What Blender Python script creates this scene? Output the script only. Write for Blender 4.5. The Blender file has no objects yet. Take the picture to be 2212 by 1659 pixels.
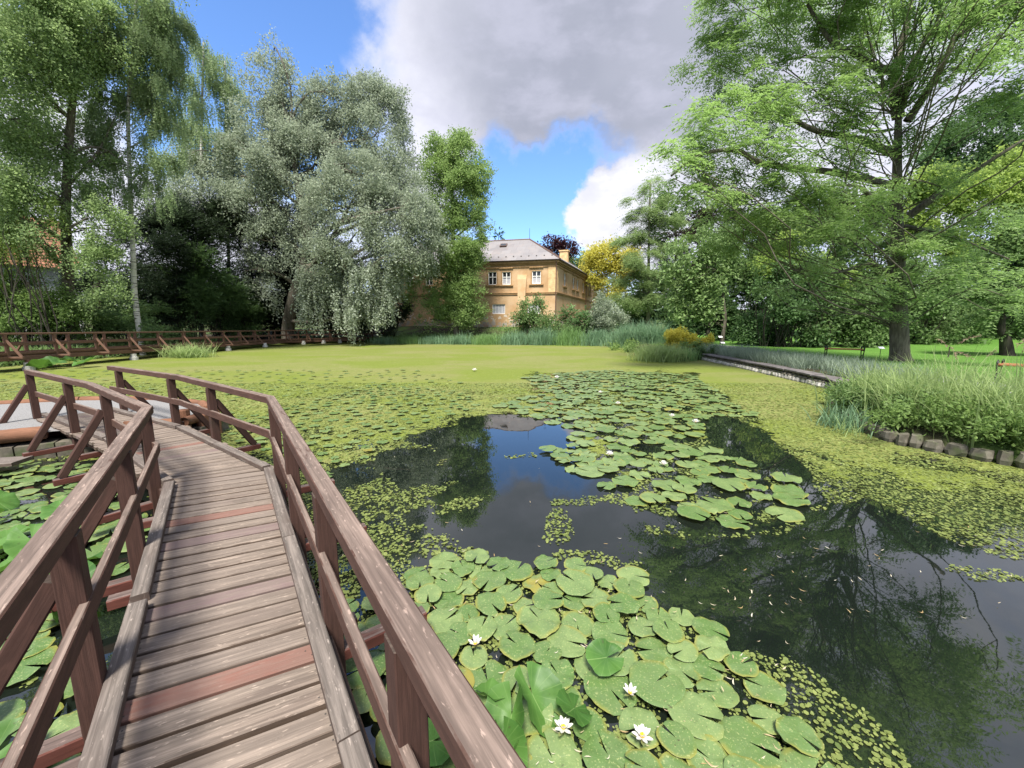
import bpy, math
import numpy as np
from mathutils import Vector
sc = bpy.context.scene
COL = sc.collection
R = math.radians

# ------------------------------------------------------------------ camera, sky, sun, exposure
W0, H0, F0, EZ = 2212.0, 1659.0, 850.0, 2.0          # survey of the photograph: size, focal length, eye height over the water
PITCH = math.atan((829.5 - 697) / F0)
cam = bpy.data.cameras.new("camera"); camo = bpy.data.objects.new("camera", cam); COL.objects.link(camo)
camo.location = (0, 0, EZ); camo.rotation_euler = (R(90) - PITCH, 0, 0)
cam.sensor_width = 36; cam.lens = 36 * F0 / W0; cam.clip_end = 3000; cam.clip_start = 0.03
sc.camera = camo
SUN_EL, SUN_AZ = 60, 186          # azimuth clockwise from +Y (the view direction): behind the viewer, to the right
sd = (math.sin(R(SUN_AZ)) * math.cos(R(SUN_EL)), math.cos(R(SUN_AZ)) * math.cos(R(SUN_EL)), math.sin(R(SUN_EL)))
sun = bpy.data.lights.new("sun", 'SUN'); suno = bpy.data.objects.new("sun", sun); COL.objects.link(suno)
sun.energy = 5.0; sun.angle = R(13); sun.color = (1, .95, .87)
suno.rotation_euler = Vector(sd).to_track_quat('Z', 'Y').to_euler(); suno.location = (20, -20, 40)
sc.view_settings.view_transform = 'Standard'; sc.view_settings.look = 'None'
sc.view_settings.exposure = 0.90; sc.view_settings.gamma = 1
sc.cycles.max_bounces = 6; sc.cycles.diffuse_bounces = 3; sc.cycles.glossy_bounces = 3
sc.cycles.transmission_bounces = 3; sc.cycles.transparent_max_bounces = 12
sc.cycles.use_denoising = True

def ray(u, v):
    x = (u - W0 / 2) / F0; y = -(v - H0 / 2) / F0
    return (x, math.cos(PITCH) + y * math.sin(PITCH), -math.sin(PITCH) + y * math.cos(PITCH))
def G(u, v, z=0.):
    r = ray(u, v); t = (z - EZ) / r[2]; return np.array((r[0] * t, r[1] * t, z))
def D(u, v, Y):
    r = ray(u, v); t = Y / r[1]; return np.array((r[0] * t, Y, EZ + r[2] * t))
def proj(x, y, z):
    dy = y * math.cos(PITCH) - (z - EZ) * math.sin(PITCH)
    dz = y * math.sin(PITCH) + (z - EZ) * math.cos(PITCH)
    dy = np.maximum(dy, .05)
    return W0 / 2 + F0 * x / dy, H0 / 2 - F0 * dz / dy

class NT:
    def __init__(s, tree): s.t = tree; s.n = tree.nodes; s.l = tree.links
    def new(s, typ, ins={}, **kw):
        n = s.n.new(typ)
        for k, v in kw.items(): setattr(n, k, v)
        for k, v in ins.items():
            if hasattr(v, 'is_output'): s.l.new(v, n.inputs[k])
            else: n.inputs[k].default_value = v
        return n
    def math(s, op, a, b=0., clamp=False):
        n = s.new('ShaderNodeMath', {0: a, 1: b}, operation=op); n.use_clamp = clamp; return n.outputs[0]
    def ss(s, x, a, b, lo=0., hi=1.):
        n = s.new('ShaderNodeMapRange', {0: x, 1: a, 2: b, 3: lo, 4: hi}, interpolation_type='SMOOTHSTEP'); return n.outputs[0]
    def mix(s, f, a, b):
        n = s.n.new('ShaderNodeMix'); n.data_type = 'RGBA'
        for i, v in ((0, f), (6, a), (7, b)):
            if hasattr(v, 'is_output'): s.l.new(v, n.inputs[i])
            else: n.inputs[i].default_value = v if i == 0 else (*v, 1) if len(v) == 3 else v
        return n.outputs[2]
    def noise(s, vec, scale, detail=3., rough=.5, dist=0.):
        n = s.new('ShaderNodeTexNoise', {'Scale': scale, 'Detail': detail, 'Roughness': rough, 'Distortion': dist})
        if vec is not None: s.l.new(vec, n.inputs['Vector'])
        return n.outputs[0]
    def scale(s, vec, sv, off=(0, 0, 0)):
        n = s.new('ShaderNodeMapping', {'Vector': vec, 'Scale': sv, 'Location': off}); return n.outputs[0]

# ---- world: Nishita sky with a cumulus deck whose breaks lie where the photograph has them
wd = bpy.data.worlds.new("World"); sc.world = wd; wd.use_nodes = True
w = NT(wd.node_tree); w.n.clear()
sky = w.new('ShaderNodeTexSky', sky_type='NISHITA'); sky.sun_disc = False
sky.sun_elevation = R(SUN_EL); sky.sun_rotation = R(SUN_AZ); sky.air_density = 1.0; sky.dust_density = .4; sky.ozone_density = 3.5
tc = w.new('ShaderNodeTexCoord').outputs['Generated']
dn = w.new('ShaderNodeVectorMath', {0: tc}, operation='NORMALIZE').outputs[0]
def dirv(u, v):
    r = np.array(ray(u, v)); return r / np.linalg.norm(r)
wn = w.new('ShaderNodeTexNoise', {'Vector': dn, 'Scale': 3.6, 'Detail': 9., 'Roughness': .6})
wo = w.new('ShaderNodeVectorMath', {0: wn.outputs['Color'], 1: (.5, .5, .5)}, operation='SUBTRACT').outputs[0]
wo = w.new('ShaderNodeVectorMath', {0: wo, 'Scale': .36}, operation='SCALE').outputs[0]
dw = w.new('ShaderNodeVectorMath', {0: w.new('ShaderNodeVectorMath', {0: dn, 1: wo}, operation='ADD').outputs[0]}, operation='NORMALIZE').outputs[0]
def lobe(u, v, deg, soft=.5):
    d = w.new('ShaderNodeVectorMath', {0: dw, 1: tuple(dirv(u, v))}, operation='DOT_PRODUCT').outputs['Value']
    return w.ss(d, math.cos(R(deg)), math.cos(R(deg * soft)))
n1 = w.noise(dn, 5.5, 9, .62, .5); n2 = w.noise(dn, 2.2, 4, .5); n3_ = w.noise(w.scale(dn, (1, 1, 2.2)), 7., 5, .6)
m = w.math('ADD', w.math('MULTIPLY', w.math('SUBTRACT', n1, .5), 3.0), .72)
for (u, v, dg, amp) in [(500, -60, 25, -1.3), (600, 120, 17, -1.1), (560, 330, 11, -.5), (700, 70, 6, -.6), (330, 60, 13, -1.0),
                        (1120, 450, 13, -1.6), (1130, 420, 9, -.8), (1220, 400, 8, -.8), (1310, 300, 6.5, -1.3), (1190, 520, 11, -1.3), (1260, 360, 7, -.7), (1300, 560, 8, -.8),
                        (1335, 445, 7.5, 3.4), (1400, 480, 8, 2.0), (1290, 500, 5, 1.6), (1240, 480, 3, .8), (1250, 80, 34, .8), (900, 150, 15, .6), (830, 30, 12, .6), (1500, 100, 20, .6), (900, 300, 12, .5),
                        (1850, 250, 26, .35), (310, 440, 14, 1.1), (200, 270, 12, .6), (610, 25, 4, 1.0), (1060, 510, 3.5, .9), (1130, 230, 9, .5),
                        (1010, 280, 7, .5), (1440, 250, 9, .4)]:
    m = w.math('ADD', m, w.math('MULTIPLY', lobe(u, v, dg, .02), amp))
cover = w.ss(m, -.9, 1.45)
core = w.math('ADD', w.math('MULTIPLY', lobe(1250, 20, 24, .2), 1.), w.math('MULTIPLY', lobe(1480, 90, 18, .2), .55))
core = w.math('MINIMUM', core, 1.)
core = w.math('MULTIPLY', core, w.ss(m, -.9, .5), True)
core = w.math('MULTIPLY', core, w.ss(n2, .25, .7, 1.1, .72), True)
ccol = w.mix(core, (.87, .88, 1.0), (.35, .375, .47))
ccol = w.mix(w.math('MULTIPLY', w.ss(n3_, .40, .7, 0, .55), w.ss(m, .5, .8)), ccol, (.62, .63, .77))
ccol = w.mix(w.math('MULTIPLY', lobe(1350, 450, 10, .3), w.ss(n3_, .35, .65, .85, .35)), ccol, (1.08, 1.08, 1.17))
skyc = w.new('ShaderNodeMix', data_type='RGBA', blend_type='MULTIPLY'); skyc.inputs[0].default_value = 1; w.l.new(sky.outputs[0], skyc.inputs[6]); skyc.inputs[7].default_value = (.84, 1.02, 1.26, 1)
bg1 = w.new('ShaderNodeBackground', {'Color': skyc.outputs[2], 'Strength': .130})
bg2 = w.new('ShaderNodeBackground', {'Color': ccol, 'Strength': .60})
mx = w.new('ShaderNodeMixShader', {0: cover, 1: bg1.outputs[0], 2: bg2.outputs[0]})
w.new('ShaderNodeOutputWorld', {0: mx.outputs[0]})

# ------------------------------------------------------------------ object helpers
def tag(o, label=None, cat=None, group=None, kind=None):
    if label: o['label'] = label
    if cat: o['category'] = cat
    if group: o['group'] = group
    if kind: o['kind'] = kind
    return o
def empty(name, loc, label, cat, group=None):
    o = bpy.data.objects.new(name, None); COL.objects.link(o); o.location = tuple(loc); o.empty_display_size = .2
    return tag(o, label, cat, group)
def mesh(name, V, F, mat=None, parent=None, attrs=None, uv=None, smooth=False):
    """V: (n,3) world points; F: one (m,k) array or a list of them; attrs: {name: per-point floats}; uv: per-point (n,2)."""
    V = np.asarray(V, dtype=np.float32)
    Fs = [np.asarray(f, dtype=np.int32) for f in (F if isinstance(F, list) else [F]) if len(f)]
    me = bpy.data.meshes.new(name)
    if parent is not None: V = V - np.array(parent_world(parent), dtype=np.float32)
    me.vertices.add(len(V)); me.vertices.foreach_set('co', V.ravel())
    tot = sum(f.size for f in Fs); me.loops.add(tot)
    li = np.concatenate([f.ravel() for f in Fs]); me.loops.foreach_set('vertex_index', li)
    nf = sum(len(f) for f in Fs); me.polygons.add(nf)
    lt = np.concatenate([np.full(len(f), f.shape[1], dtype=np.int32) for f in Fs])
    ls = np.concatenate([[0], np.cumsum(lt)[:-1]]).astype(np.int32)
    me.polygons.foreach_set('loop_start', ls); me.polygons.foreach_set('loop_total', lt)
    me.polygons.foreach_set('use_smooth', np.full(nf, smooth, dtype=bool))
    for k, a in (attrs or {}).items():
        at = me.attributes.new(k, 'FLOAT', 'POINT'); at.data.foreach_set('value', np.asarray(a, dtype=np.float32).ravel())
    if uv is not None:
        ul = me.uv_layers.new(name='grain'); ul.data.foreach_set('uv', np.asarray(uv, dtype=np.float32)[li].ravel())
    me.update(calc_edges=True); me.validate()
    if mat: me.materials.append(mat)
    o = bpy.data.objects.new(name, me); COL.objects.link(o)
    if parent is not None: o.parent = parent
    return o
def parent_world(p):
    v = Vector((0, 0, 0))
    while p is not None: v = v + p.location; p = p.parent
    return tuple(v)

class MB:
    """collects solid pieces into one mesh, with a length-wise grain uv and a per-piece tone"""
    def __init__(s, seed=1): s.V = []; s.F = {}; s.U = []; s.T = []; s.n = 0; s.rng = np.random.default_rng(seed)
    def add(s, V, F, uv=None, tone=None):
        V = np.asarray(V, float)
        if tone is None: tone = s.rng.random()
        s.V.append(V); s.U.append(np.zeros((len(V), 2)) if uv is None else uv)
        s.T.append(np.full(len(V), tone))
        for f in F: s.F.setdefault(len(f), []).append([i + s.n for i in f])
        s.n += len(V)
    def beam(s, p0, p1, wd, ht, up=(0, 0, 1), ch=.006, tone=None):
        p0 = np.asarray(p0, float); p1 = np.asarray(p1, float); d = p1 - p0; L = np.linalg.norm(d); d /= L
        up = np.asarray(up, float); sx = np.cross(d, up)
        if np.linalg.norm(sx) < 1e-4: sx = np.cross(d, (1, 0, 0))
        sx /= np.linalg.norm(sx); uz = np.cross(sx, d)
        a, b = wd / 2, ht / 2; c = min(ch, a * .6, b * .6)
        pr = [(a - c, -b), (a, -b + c), (a, b - c), (a - c, b), (-a + c, b), (-a, b - c), (-a, -b + c), (-a + c, -b)]
        per = np.cumsum([0] + [math.dist(pr[i], pr[(i + 1) % 8]) for i in range(7)])
        off = s.rng.random(2) * 50
        nsg = 1
        V = []; U = []
        for k in range(nsg + 1):
            t = k / nsg
            for i, (x, y) in enumerate(pr):
                V.append(p0 + d * L * t + sx * x + uz * y); U.append((off[0] + L * t, off[1] + per[i]))
        F = []
        for k in range(nsg):
            for i in range(8):
                j = (i + 1) % 8; F.append((k * 8 + i, k * 8 + j, k * 8 + 8 + j, k * 8 + 8 + i))
        F.append(tuple(range(7, -1, -1))); F.append(tuple(nsg * 8 + i for i in range(8)))
        s.add(V, [f[::-1] for f in F], np.array(U), tone)
    def box(s, lo, hi, tone=None, rot=None, c=None):
        x0, y0, z0 = lo; x1, y1, z1 = hi
        V = np.array([(x0, y0, z0), (x1, y0, z0), (x1, y1, z0), (x0, y1, z0), (x0, y0, z1), (x1, y0, z1), (x1, y1, z1), (x0, y1, z1)], float)
        s.add(V, [(3, 2, 1, 0), (4, 5, 6, 7), (0, 1, 5, 4), (1, 2, 6, 5), (2, 3, 7, 6), (3, 0, 4, 7)], V[:, :2], tone)
    def tube(s, P, rad, sides=8, tone=None, cap=True):
        P = np.asarray(P, float); n = len(P); rad = np.broadcast_to(rad, (n,))
        T = np.gradient(P, axis=0); T /= np.linalg.norm(T, axis=1)[:, None] + 1e-9
        ref = np.array((0, 0, 1.)) if abs(T[0][2]) < .9 else np.array((1., 0, 0))
        V = []; U = []; L = 0
        off = s.rng.random(2) * 50
        for i in range(n):
            a = np.cross(T[i], ref); a /= np.linalg.norm(a) + 1e-9; b = np.cross(T[i], a)
            if i: L += np.linalg.norm(P[i] - P[i - 1])
            for k in range(sides):
                th = 2 * math.pi * k / sides
                V.append(P[i] + rad[i] * (a * math.cos(th) + b * math.sin(th))); U.append((off[0] + L, off[1] + th * rad[0]))
        F = []
        for i in range(n - 1):
            for k in range(sides):
                j = (k + 1) % sides; F.append((i * sides + k, i * sides + j, i * sides + sides + j, i * sides + sides + k))
        if cap: F.append(tuple(range(sides))); F.append(tuple((n - 1) * sides + k for k in range(sides - 1, -1, -1)))
        s.add(V, [f[::-1] for f in F], np.array(U), tone)
    def quad(s, P, tone=None, uv=None): s.add(P, [(0, 1, 2, 3)[:len(P)]], uv if uv is not None else np.asarray(P)[:, :2], tone)
    def build(s, name, mat, parent=None, smooth=False):
        return mesh(name, np.concatenate(s.V), [np.array(f) for f in s.F.values()], mat, parent,
                    {'tone': np.concatenate(s.T)}, np.concatenate(s.U), smooth)

# ------------------------------------------------------------------ materials
def material(name):
    m = bpy.data.materials.new(name); m.use_nodes = True; t = NT(m.node_tree); t.n.clear(); return m, t
def finish(t, shader, disp=None):
    t.new('ShaderNodeOutputMaterial', {0: shader})
def attr(t, name): return t.new('ShaderNodeAttribute', attribute_name=name).outputs['Fac']
def bump(t, h, st=.3, dist=.01): return t.new('ShaderNodeBump', {'Height': h, 'Strength': st, 'Distance': dist}).outputs[0]
def pbsdf(t, col, rough=.8, spec=.3, normal=None, **k):
    ins = {'Base Color': col if hasattr(col, 'is_output') else (*col, 1), 'Roughness': rough, 'Specular IOR Level': spec}
    ins.update(k)
    n = t.new('ShaderNodeBsdfPrincipled', ins)
    if normal is not None: t.l.new(normal, n.inputs['Normal'])
    return n.outputs[0]
def geo(t): return t.new('ShaderNodeNewGeometry')

def leaf_mat(name, dark, light, trans=.35, tcol=None, rough=.55, spec=.35, back=None):
    m, t = material(name)
    tone = attr(t, 'tone')
    c = t.mix(tone, dark, light)
    if back is not None: c = t.mix(geo(t).outputs['Backfacing'], c, back)
    p = pbsdf(t, c, rough, spec)
    tr = t.new('ShaderNodeBsdfTranslucent', {'Color': t.mix(.7, c, tcol or light)})
    mxs = t.new('ShaderNodeMixShader', {0: min(.65, trans + .2), 1: p, 2: tr.outputs[0]})
    finish(t, mxs.outputs[0]); return m

def wood_mat(name, paint, bare, wear_top=.9, wear_side=.2, stain=(.05, .045, .03), red=None):
    """old painted timber: paint survives on the sides, the top faces are weathered; grain runs along the board"""
    paint, bare, stain = (tuple(x * .70 for x in q) for q in (paint, bare, stain)); red = red and tuple(x * .8 for x in red)
    m, t = material(name)
    uv = t.new('ShaderNodeUVMap', uv_map='grain').outputs[0]
    tone = attr(t, 'tone')
    g = t.noise(t.scale(uv, (1.6, 60, 1)), 1., 6, .6, .6)
    g2 = t.noise(t.scale(uv, (4, 130, 1)), 1., 3, .6)
    g3 = t.noise(t.scale(uv, (2.6, 24, 1)), 1., 4, .65, .5)
    fl = t.noise(t.scale(uv, (16, 70, 1)), 1., 4, .6)
    p = t.noise(t.scale(uv, (5, 22, 1)), 1., 5, .62, .8)
    nz = t.new('ShaderNodeSeparateXYZ', {0: geo(t).outputs['Normal']}).outputs[2]
    up = t.ss(nz, .5, .9)
    barec = t.mix(t.ss(g, .3, .72), tuple(c * .52 for c in bare), tuple(min(1, c * 1.22) for c in bare))
    barec = t.mix(t.ss(g2, .62, .8, 0, .5), barec, tuple(c * .35 for c in bare))
    barec = t.mix(t.ss(g3, .35, .62, .65, 0), barec, tuple(c * .42 for c in bare))
    barec = t.mix(t.ss(fl, .60, .68, 0, .75), barec, tuple(min(1, c * 1.75) for c in bare))
    big = t.noise(t.scale(uv, (1.1, 6, 1)), 1., 3, .5)
    barec = t.mix(t.ss(big, .5, .75, 0, .55), barec, (.085, .06, .05))
    paintc = t.mix(t.ss(p, .3, .75), tuple(c * .75 for c in paint), tuple(min(1, c * 1.2) for c in paint))
    wear = t.math('ADD', t.math('MULTIPLY', up, wear_top - wear_side), wear_side)
    th = t.math('ADD', t.math('MULTIPLY', t.math('ADD', t.math('MULTIPLY', p, .6), t.math('MULTIPLY', big, .4)), 1.), t.math('MULTIPLY', wear, .75))
    f = t.ss(th, .84, .96)
    c = t.mix(f, paintc, barec)
    if red is not None:
        c = t.mix(t.math('MULTIPLY', t.ss(tone, .895, .9), t.ss(p, .25, .6, 1., .6)), c, red)
        c = t.mix(t.math('MULTIPLY', t.math('MULTIPLY', t.ss(tone, .74, .75), t.ss(tone, .89, .88)), t.ss(p, .3, .65, .85, .35)), c, (.13, .07, .085))
        tl = t.math('FRACT', t.math('MULTIPLY', tone, 17.3))
        c = t.mix(t.math('MULTIPLY', tl, .55), c, t.mix(tl, (.10, .075, .06), (.20, .165, .14)))
    # dark nail heads and green-black stain patches
    st = t.noise(geo(t).outputs['Position'], 2.3, 5, .6)
    c = t.mix(t.ss(st, .6, .78, 0, .45), c, stain)
    h = t.math('ADD', t.math('MULTIPLY', g, .7), t.math('MULTIPLY', f, -.25))
    finish(t, pbsdf(t, c, .82, .25, bump(t, h, .55, .006))); return m

def rock_mat(name, a, b, sc_=6., moss=None):
    m, t = material(name); P = geo(t).outputs['Position']; tone = attr(t, 'tone')
    n = t.noise(P, sc_, 6, .6); c = t.mix(t.ss(n, .3, .7), a, b)
    c = t.mix(t.math('MULTIPLY', tone, .35), c, tuple(x * .55 for x in a))
    if moss: c = t.mix(t.ss(t.noise(P, sc_ * .4, 4), .5, .68, 0, .8), c, moss)
    finish(t, pbsdf(t, c, .9, .2, bump(t, n, .6, .02))); return m
def plain_mat(name, c, rough=.7, spec=.3, var=.15, sc_=8., metallic=0.):
    m, t = material(name); P = geo(t).outputs['Position']
    n = t.noise(P, sc_, 5, .6)
    cc = t.mix(t.ss(n, .3, .7), tuple(x * (1 - var) for x in c), tuple(min(1, x * (1 + var)) for x in c))
    finish(t, pbsdf(t, cc, rough, spec, None, Metallic=metallic)); return m
def bark_mat(name, a, b, birch=False):
    m, t = material(name); P = geo(t).outputs['Position']
    if birch:
        n = t.noise(t.scale(P, (1.5, 1.5, 14)), 1., 5, .65); c = t.mix(t.ss(n, .52, .6), a, b)
        n2 = t.noise(P, .9, 3); c = t.mix(t.ss(n2, .5, .7, 0, .7), c, (.12, .12, .10))
    else:
        n = t.noise(t.scale(P, (14, 14, 2.2)), 1., 6, .6); c = t.mix(t.ss(n, .3, .7), a, b)
        n2 = t.noise(P, 1.4, 3); c = t.mix(t.ss(n2, .5, .7, 0, .5), c, (.07, .085, .045))
    finish(t, pbsdf(t, c, .9, .15, bump(t, n, .8, .04))); return m

# materials used in the scene
M = {}
M['deck'] = wood_mat('deck_wood', (.13, .09, .065), (.36, .29, .235), .92, .1, red=(.24, .08, .055))
M['rail'] = wood_mat('rail_wood', (.115, .060, .044), (.30, .225, .185), .70, .22)
M['post'] = wood_mat('post_wood', (.088, .044, .033), (.14, .105, .085), .7, .28)
M['kerb'] = wood_mat('kerb_wood', (.15, .11, .09), (.26, .22, .19), .75, .45)
M['cross'] = wood_mat('cross_wood', (.15, .05, .036), (.22, .16, .14), .70, .15)
M['oldrail'] = wood_mat('walkway_wood', (.21, .115, .075), (.27, .19, .13), .6, .35)
M['log'] = wood_mat('log_wood', (.27, .13, .075), (.25, .17, .12), .3, .2)
M['stone_pale'] = rock_mat('pale_stone', (.52, .50, .46), (.28, .26, .22), 9., (.10, .13, .05))
M['stone_dark'] = rock_mat('dark_stone', (.16, .14, .11), (.07, .065, .05), 7., (.06, .08, .03))
M['stone_edge'] = rock_mat('edging_stone', (.165, .15, .12), (.075, .068, .052), 8., (.08, .10, .04))
M['slate'] = rock_mat('coping_slate', (.20, .18, .18), (.10, .09, .09), 5.)
M['gravel'] = rock_mat('gravel', (.27, .265, .26), (.16, .158, .155), 70.)
M['concrete'] = plain_mat('footing_concrete', (.55, .53, .48), .9, .2, .25)
M['iron'] = plain_mat('black_iron', (.02, .02, .02), .5, .4)
M['bench_wood'] = plain_mat('bench_slats', (.40, .17, .08), .6, .3, .2)
M['label'] = plain_mat('label_enamel', (.75, .75, .74), .4, .4, .03)
M['bark'] = bark_mat('grey_bark', (.17, .15, .12), (.075, .065, .05))
M['bark_dark'] = bark_mat('dark_bark', (.06, .052, .042), (.025, .022, .018))
M['bark_pale'] = bark_mat('pale_bark', (.22, .20, .16), (.10, .09, .07))
M['birch'] = bark_mat('birch_bark', (.52, .50, .46), (.05, .045, .04), True)

# ------------------------------------------------------------------ noise on world points (value noise)
class VN:
    def __init__(s, seed): s.g = np.random.default_rng(seed).random((256, 256))
    def __call__(s, x, y):
        xi = np.floor(x).astype(int); yi = np.floor(y).astype(int); fx = x - xi; fy = y - yi
        fx = fx * fx * (3 - 2 * fx); fy = fy * fy * (3 - 2 * fy); g = s.g
        a = g[xi & 255, yi & 255]; b = g[(xi + 1) & 255, yi & 255]; c = g[xi & 255, (yi + 1) & 255]; d = g[(xi + 1) & 255, (yi + 1) & 255]
        return (a * (1 - fx) + b * fx) * (1 - fy) + (c * (1 - fx) + d * fx) * fy
    def fbm(s, x, y, o=4):
        r = 0; a = .5; t = 0
        for k in range(o): r = r + a * s(x * 2 ** k + 17 * k, y * 2 ** k - 9 * k); t += a; a *= .55
        return r / t
vn = VN(5)
def inpoly(px, py, poly):
    px = np.asarray(px); py = np.asarray(py); r = np.zeros(px.shape, bool); n = len(poly)
    for i in range(n):
        x0, y0 = poly[i][:2]; x1, y1 = poly[(i + 1) % n][:2]
        if y0 == y1: continue
        c = ((y0 > py) != (y1 > py)) & (px < (x1 - x0) * (py - y0) / (y1 - y0) + x0); r ^= c
    return r
def polydist(px, py, poly, closed=True):
    d = np.full(np.shape(px), 1e9); n = len(poly)
    for i in range(n if closed else n - 1):
        x0, y0 = poly[i][:2]; x1, y1 = poly[(i + 1) % n][:2]
        L = (x1 - x0) ** 2 + (y1 - y0) ** 2; t = np.clip(((px - x0) * (x1 - x0) + (py - y0) * (y1 - y0)) / L, 0, 1)
        d = np.minimum(d, np.hypot(px - x0 - t * (x1 - x0), py - y0 - t * (y1 - y0)))
    return d

# ------------------------------------------------------------------ ground, lawn, path, water
POND = [(-23.3, -16), (-23.3, 8), (-23.4, 20), (-23.4, 31), (-22, 37), (-19, 41), (-15.5, 41.2), (-12.9, 38.8), (-4.6, 37.2), (3.9, 35.6), (8.4, 33.8),
        (9.3, 30), (8.6, 26.5), (8.2, 23.2), (9.4, 21.6), (10.45, 21.35), (9.75, 11.9), (8.7, 10.1), (7.5, 9.0), (6.75, 7.7), (6.45, 6.3), (7.2, 5.25), (8.6, 3.6), (11, -2), (12, -16)]
def height(x, y):
    d = polydist(x, y, POND); ins = inpoly(x, y, POND)
    h = np.where(ins, np.maximum(-1.1, -.1 - d * 1.2), .34 * np.clip(d / .35, 0, 1))
    s = lambda a, b, q: (lambda t: t * t * (3 - 2 * t))(np.clip((q - a) / (b - a), 0, 1))
    out = ~ins
    h = h + out * (1.25 * s(2.5, 9, d) * s(34, 40, y) * (1 - s(8, 16, x)) * s(-30, -20, x))     # terrace of the house
    h = h + out * (.55 * s(2, 12, d) * s(-22, -27, x))
    h = h + out * (.9 * s(22, 34, y) * s(22, 34, x))                                             # the lawn rises at the far right
    h = h + out * (.25 * (vn.fbm(x * .15, y * .15) - .5) * s(2, 10, d))
    h = h + out * 9 * s(70, 260, np.hypot(x, y)) * (vn.fbm(x * .01 + 4, y * .01) + .2)
    return h
def axis(a, b, st, far):
    c = np.arange(a, b + st, st); g = st * 1.16 ** np.arange(1, 60); e = np.cumsum(g); e = e[e < far]
    return np.concatenate([(a - e)[::-1], c, b + e])
gx, gy = axis(-34, 34, .42, 1400), axis(-12, 52, .42, 1400)
GX, GY = np.meshgrid(gx, gy); GZ = height(GX, GY); nx = len(gx); ny = len(gy)
i = np.arange(nx - 1)[None, :] + nx * np.arange(ny - 1)[:, None]
m, t = material('garden_soil'); P = geo(t).outputs['Position']
g = t.mix(t.ss(t.noise(P, 3., 5), .3, .7), (.05, .085, .022), (.085, .13, .035))
g = t.mix(t.ss(t.noise(P, .5, 4), .42, .62), g, (.05, .042, .028))
finish(t, pbsdf(t, g, .95, .1, bump(t, t.noise(P, 18., 4), .7, .05)))
tag(mesh('ground', np.stack([GX, GY, GZ], -1).reshape(-1, 3), np.stack([i, i + 1, i + nx + 1, i + nx], -1).reshape(-1, 4), m, smooth=True), kind='structure')

m, t = material('pond_water'); P = geo(t).outputs['Position']
nn = t.noise(t.scale(P, (1.6, 1.1, 1)), 1., 2, .5); n3 = t.noise(P, 9., 2, .5)
h = t.math('ADD', nn, t.math('MULTIPLY', n3, .06))
finish(t, pbsdf(t, (.006, .009, .007), .015, .5, bump(t, h, .10, .02), IOR=1.75))
V = [(-24.6, -16, 0), (13.5, -16, 0), (13.5, 43, 0), (-24.6, 43, 0)]
tag(mesh('water', V, np.array([(0, 1, 2, 3)]), m), kind='structure')

def sheet(name, poly, mat, z, lift=.02, st=.5):
    """a sheet draped 2 cm over the ground inside a polygon"""
    a = np.array(poly); xs = np.arange(a[:, 0].min(), a[:, 0].max() + st, st); ys = np.arange(a[:, 1].min(), a[:, 1].max() + st, st)
    X, Y = np.meshgrid(xs, ys); n = len(xs); k = np.arange(n - 1)[None, :] + n * np.arange(len(ys) - 1)[:, None]
    F = np.stack([k, k + 1, k + n + 1, k + n], -1).reshape(-1, 4)
    cx = X.ravel()[F].mean(1); cy = Y.ravel()[F].mean(1); F = F[inpoly(cx, cy, poly)]
    Zs = height(X, Y).ravel() + lift
    used = np.unique(F); rm = np.full(X.size, -1); rm[used] = np.arange(len(used))
    return mesh(name, np.stack([X.ravel()[used], Y.ravel()[used], Zs[used]], -1), rm[F], mat, smooth=True)
m, t = material('mown_grass'); P = geo(t).outputs['Position']
c = t.mix(t.ss(t.noise(P, 1.1, 5, .6), .3, .7), (.075, .17, .025), (.12, .235, .042))
c = t.mix(t.ss(t.noise(P, 30., 4, .7), .35, .7), c, (.07, .16, .025))
finish(t, pbsdf(t, c, .9, .15, bump(t, t.noise(P, 60., 3), .8, .03))); M['lawn'] = m
tag(sheet('lawn', [(10.6, 60), (10.8, 24), (11.6, 20), (11.2, 12.2), (10, 10), (9.2, 7.5), (10.5, 2), (13, -9), (52, -9), (56, 30), (40, 60)], M['lawn'], 0, .02, .5), kind='structure')
PATH = [G(1548, 745, .4), G(1640, 757, .4), G(1760, 768, .4), G(1900, 785, .4), G(2020, 806, .4)]
pc = [(14.6, 30.5), (14.6, 27), (13.9, 22), (13.3, 17), (12.6, 12), (12.4, 8.5), (13.2, 4), (15.2, -8)]
pl = [(x - .75, y) for x, y in pc] + [(x + .75, y) for x, y in pc[::-1]]
tag(sheet('path', pl, M['gravel'], 0, .028, .18), kind='structure')

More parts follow.
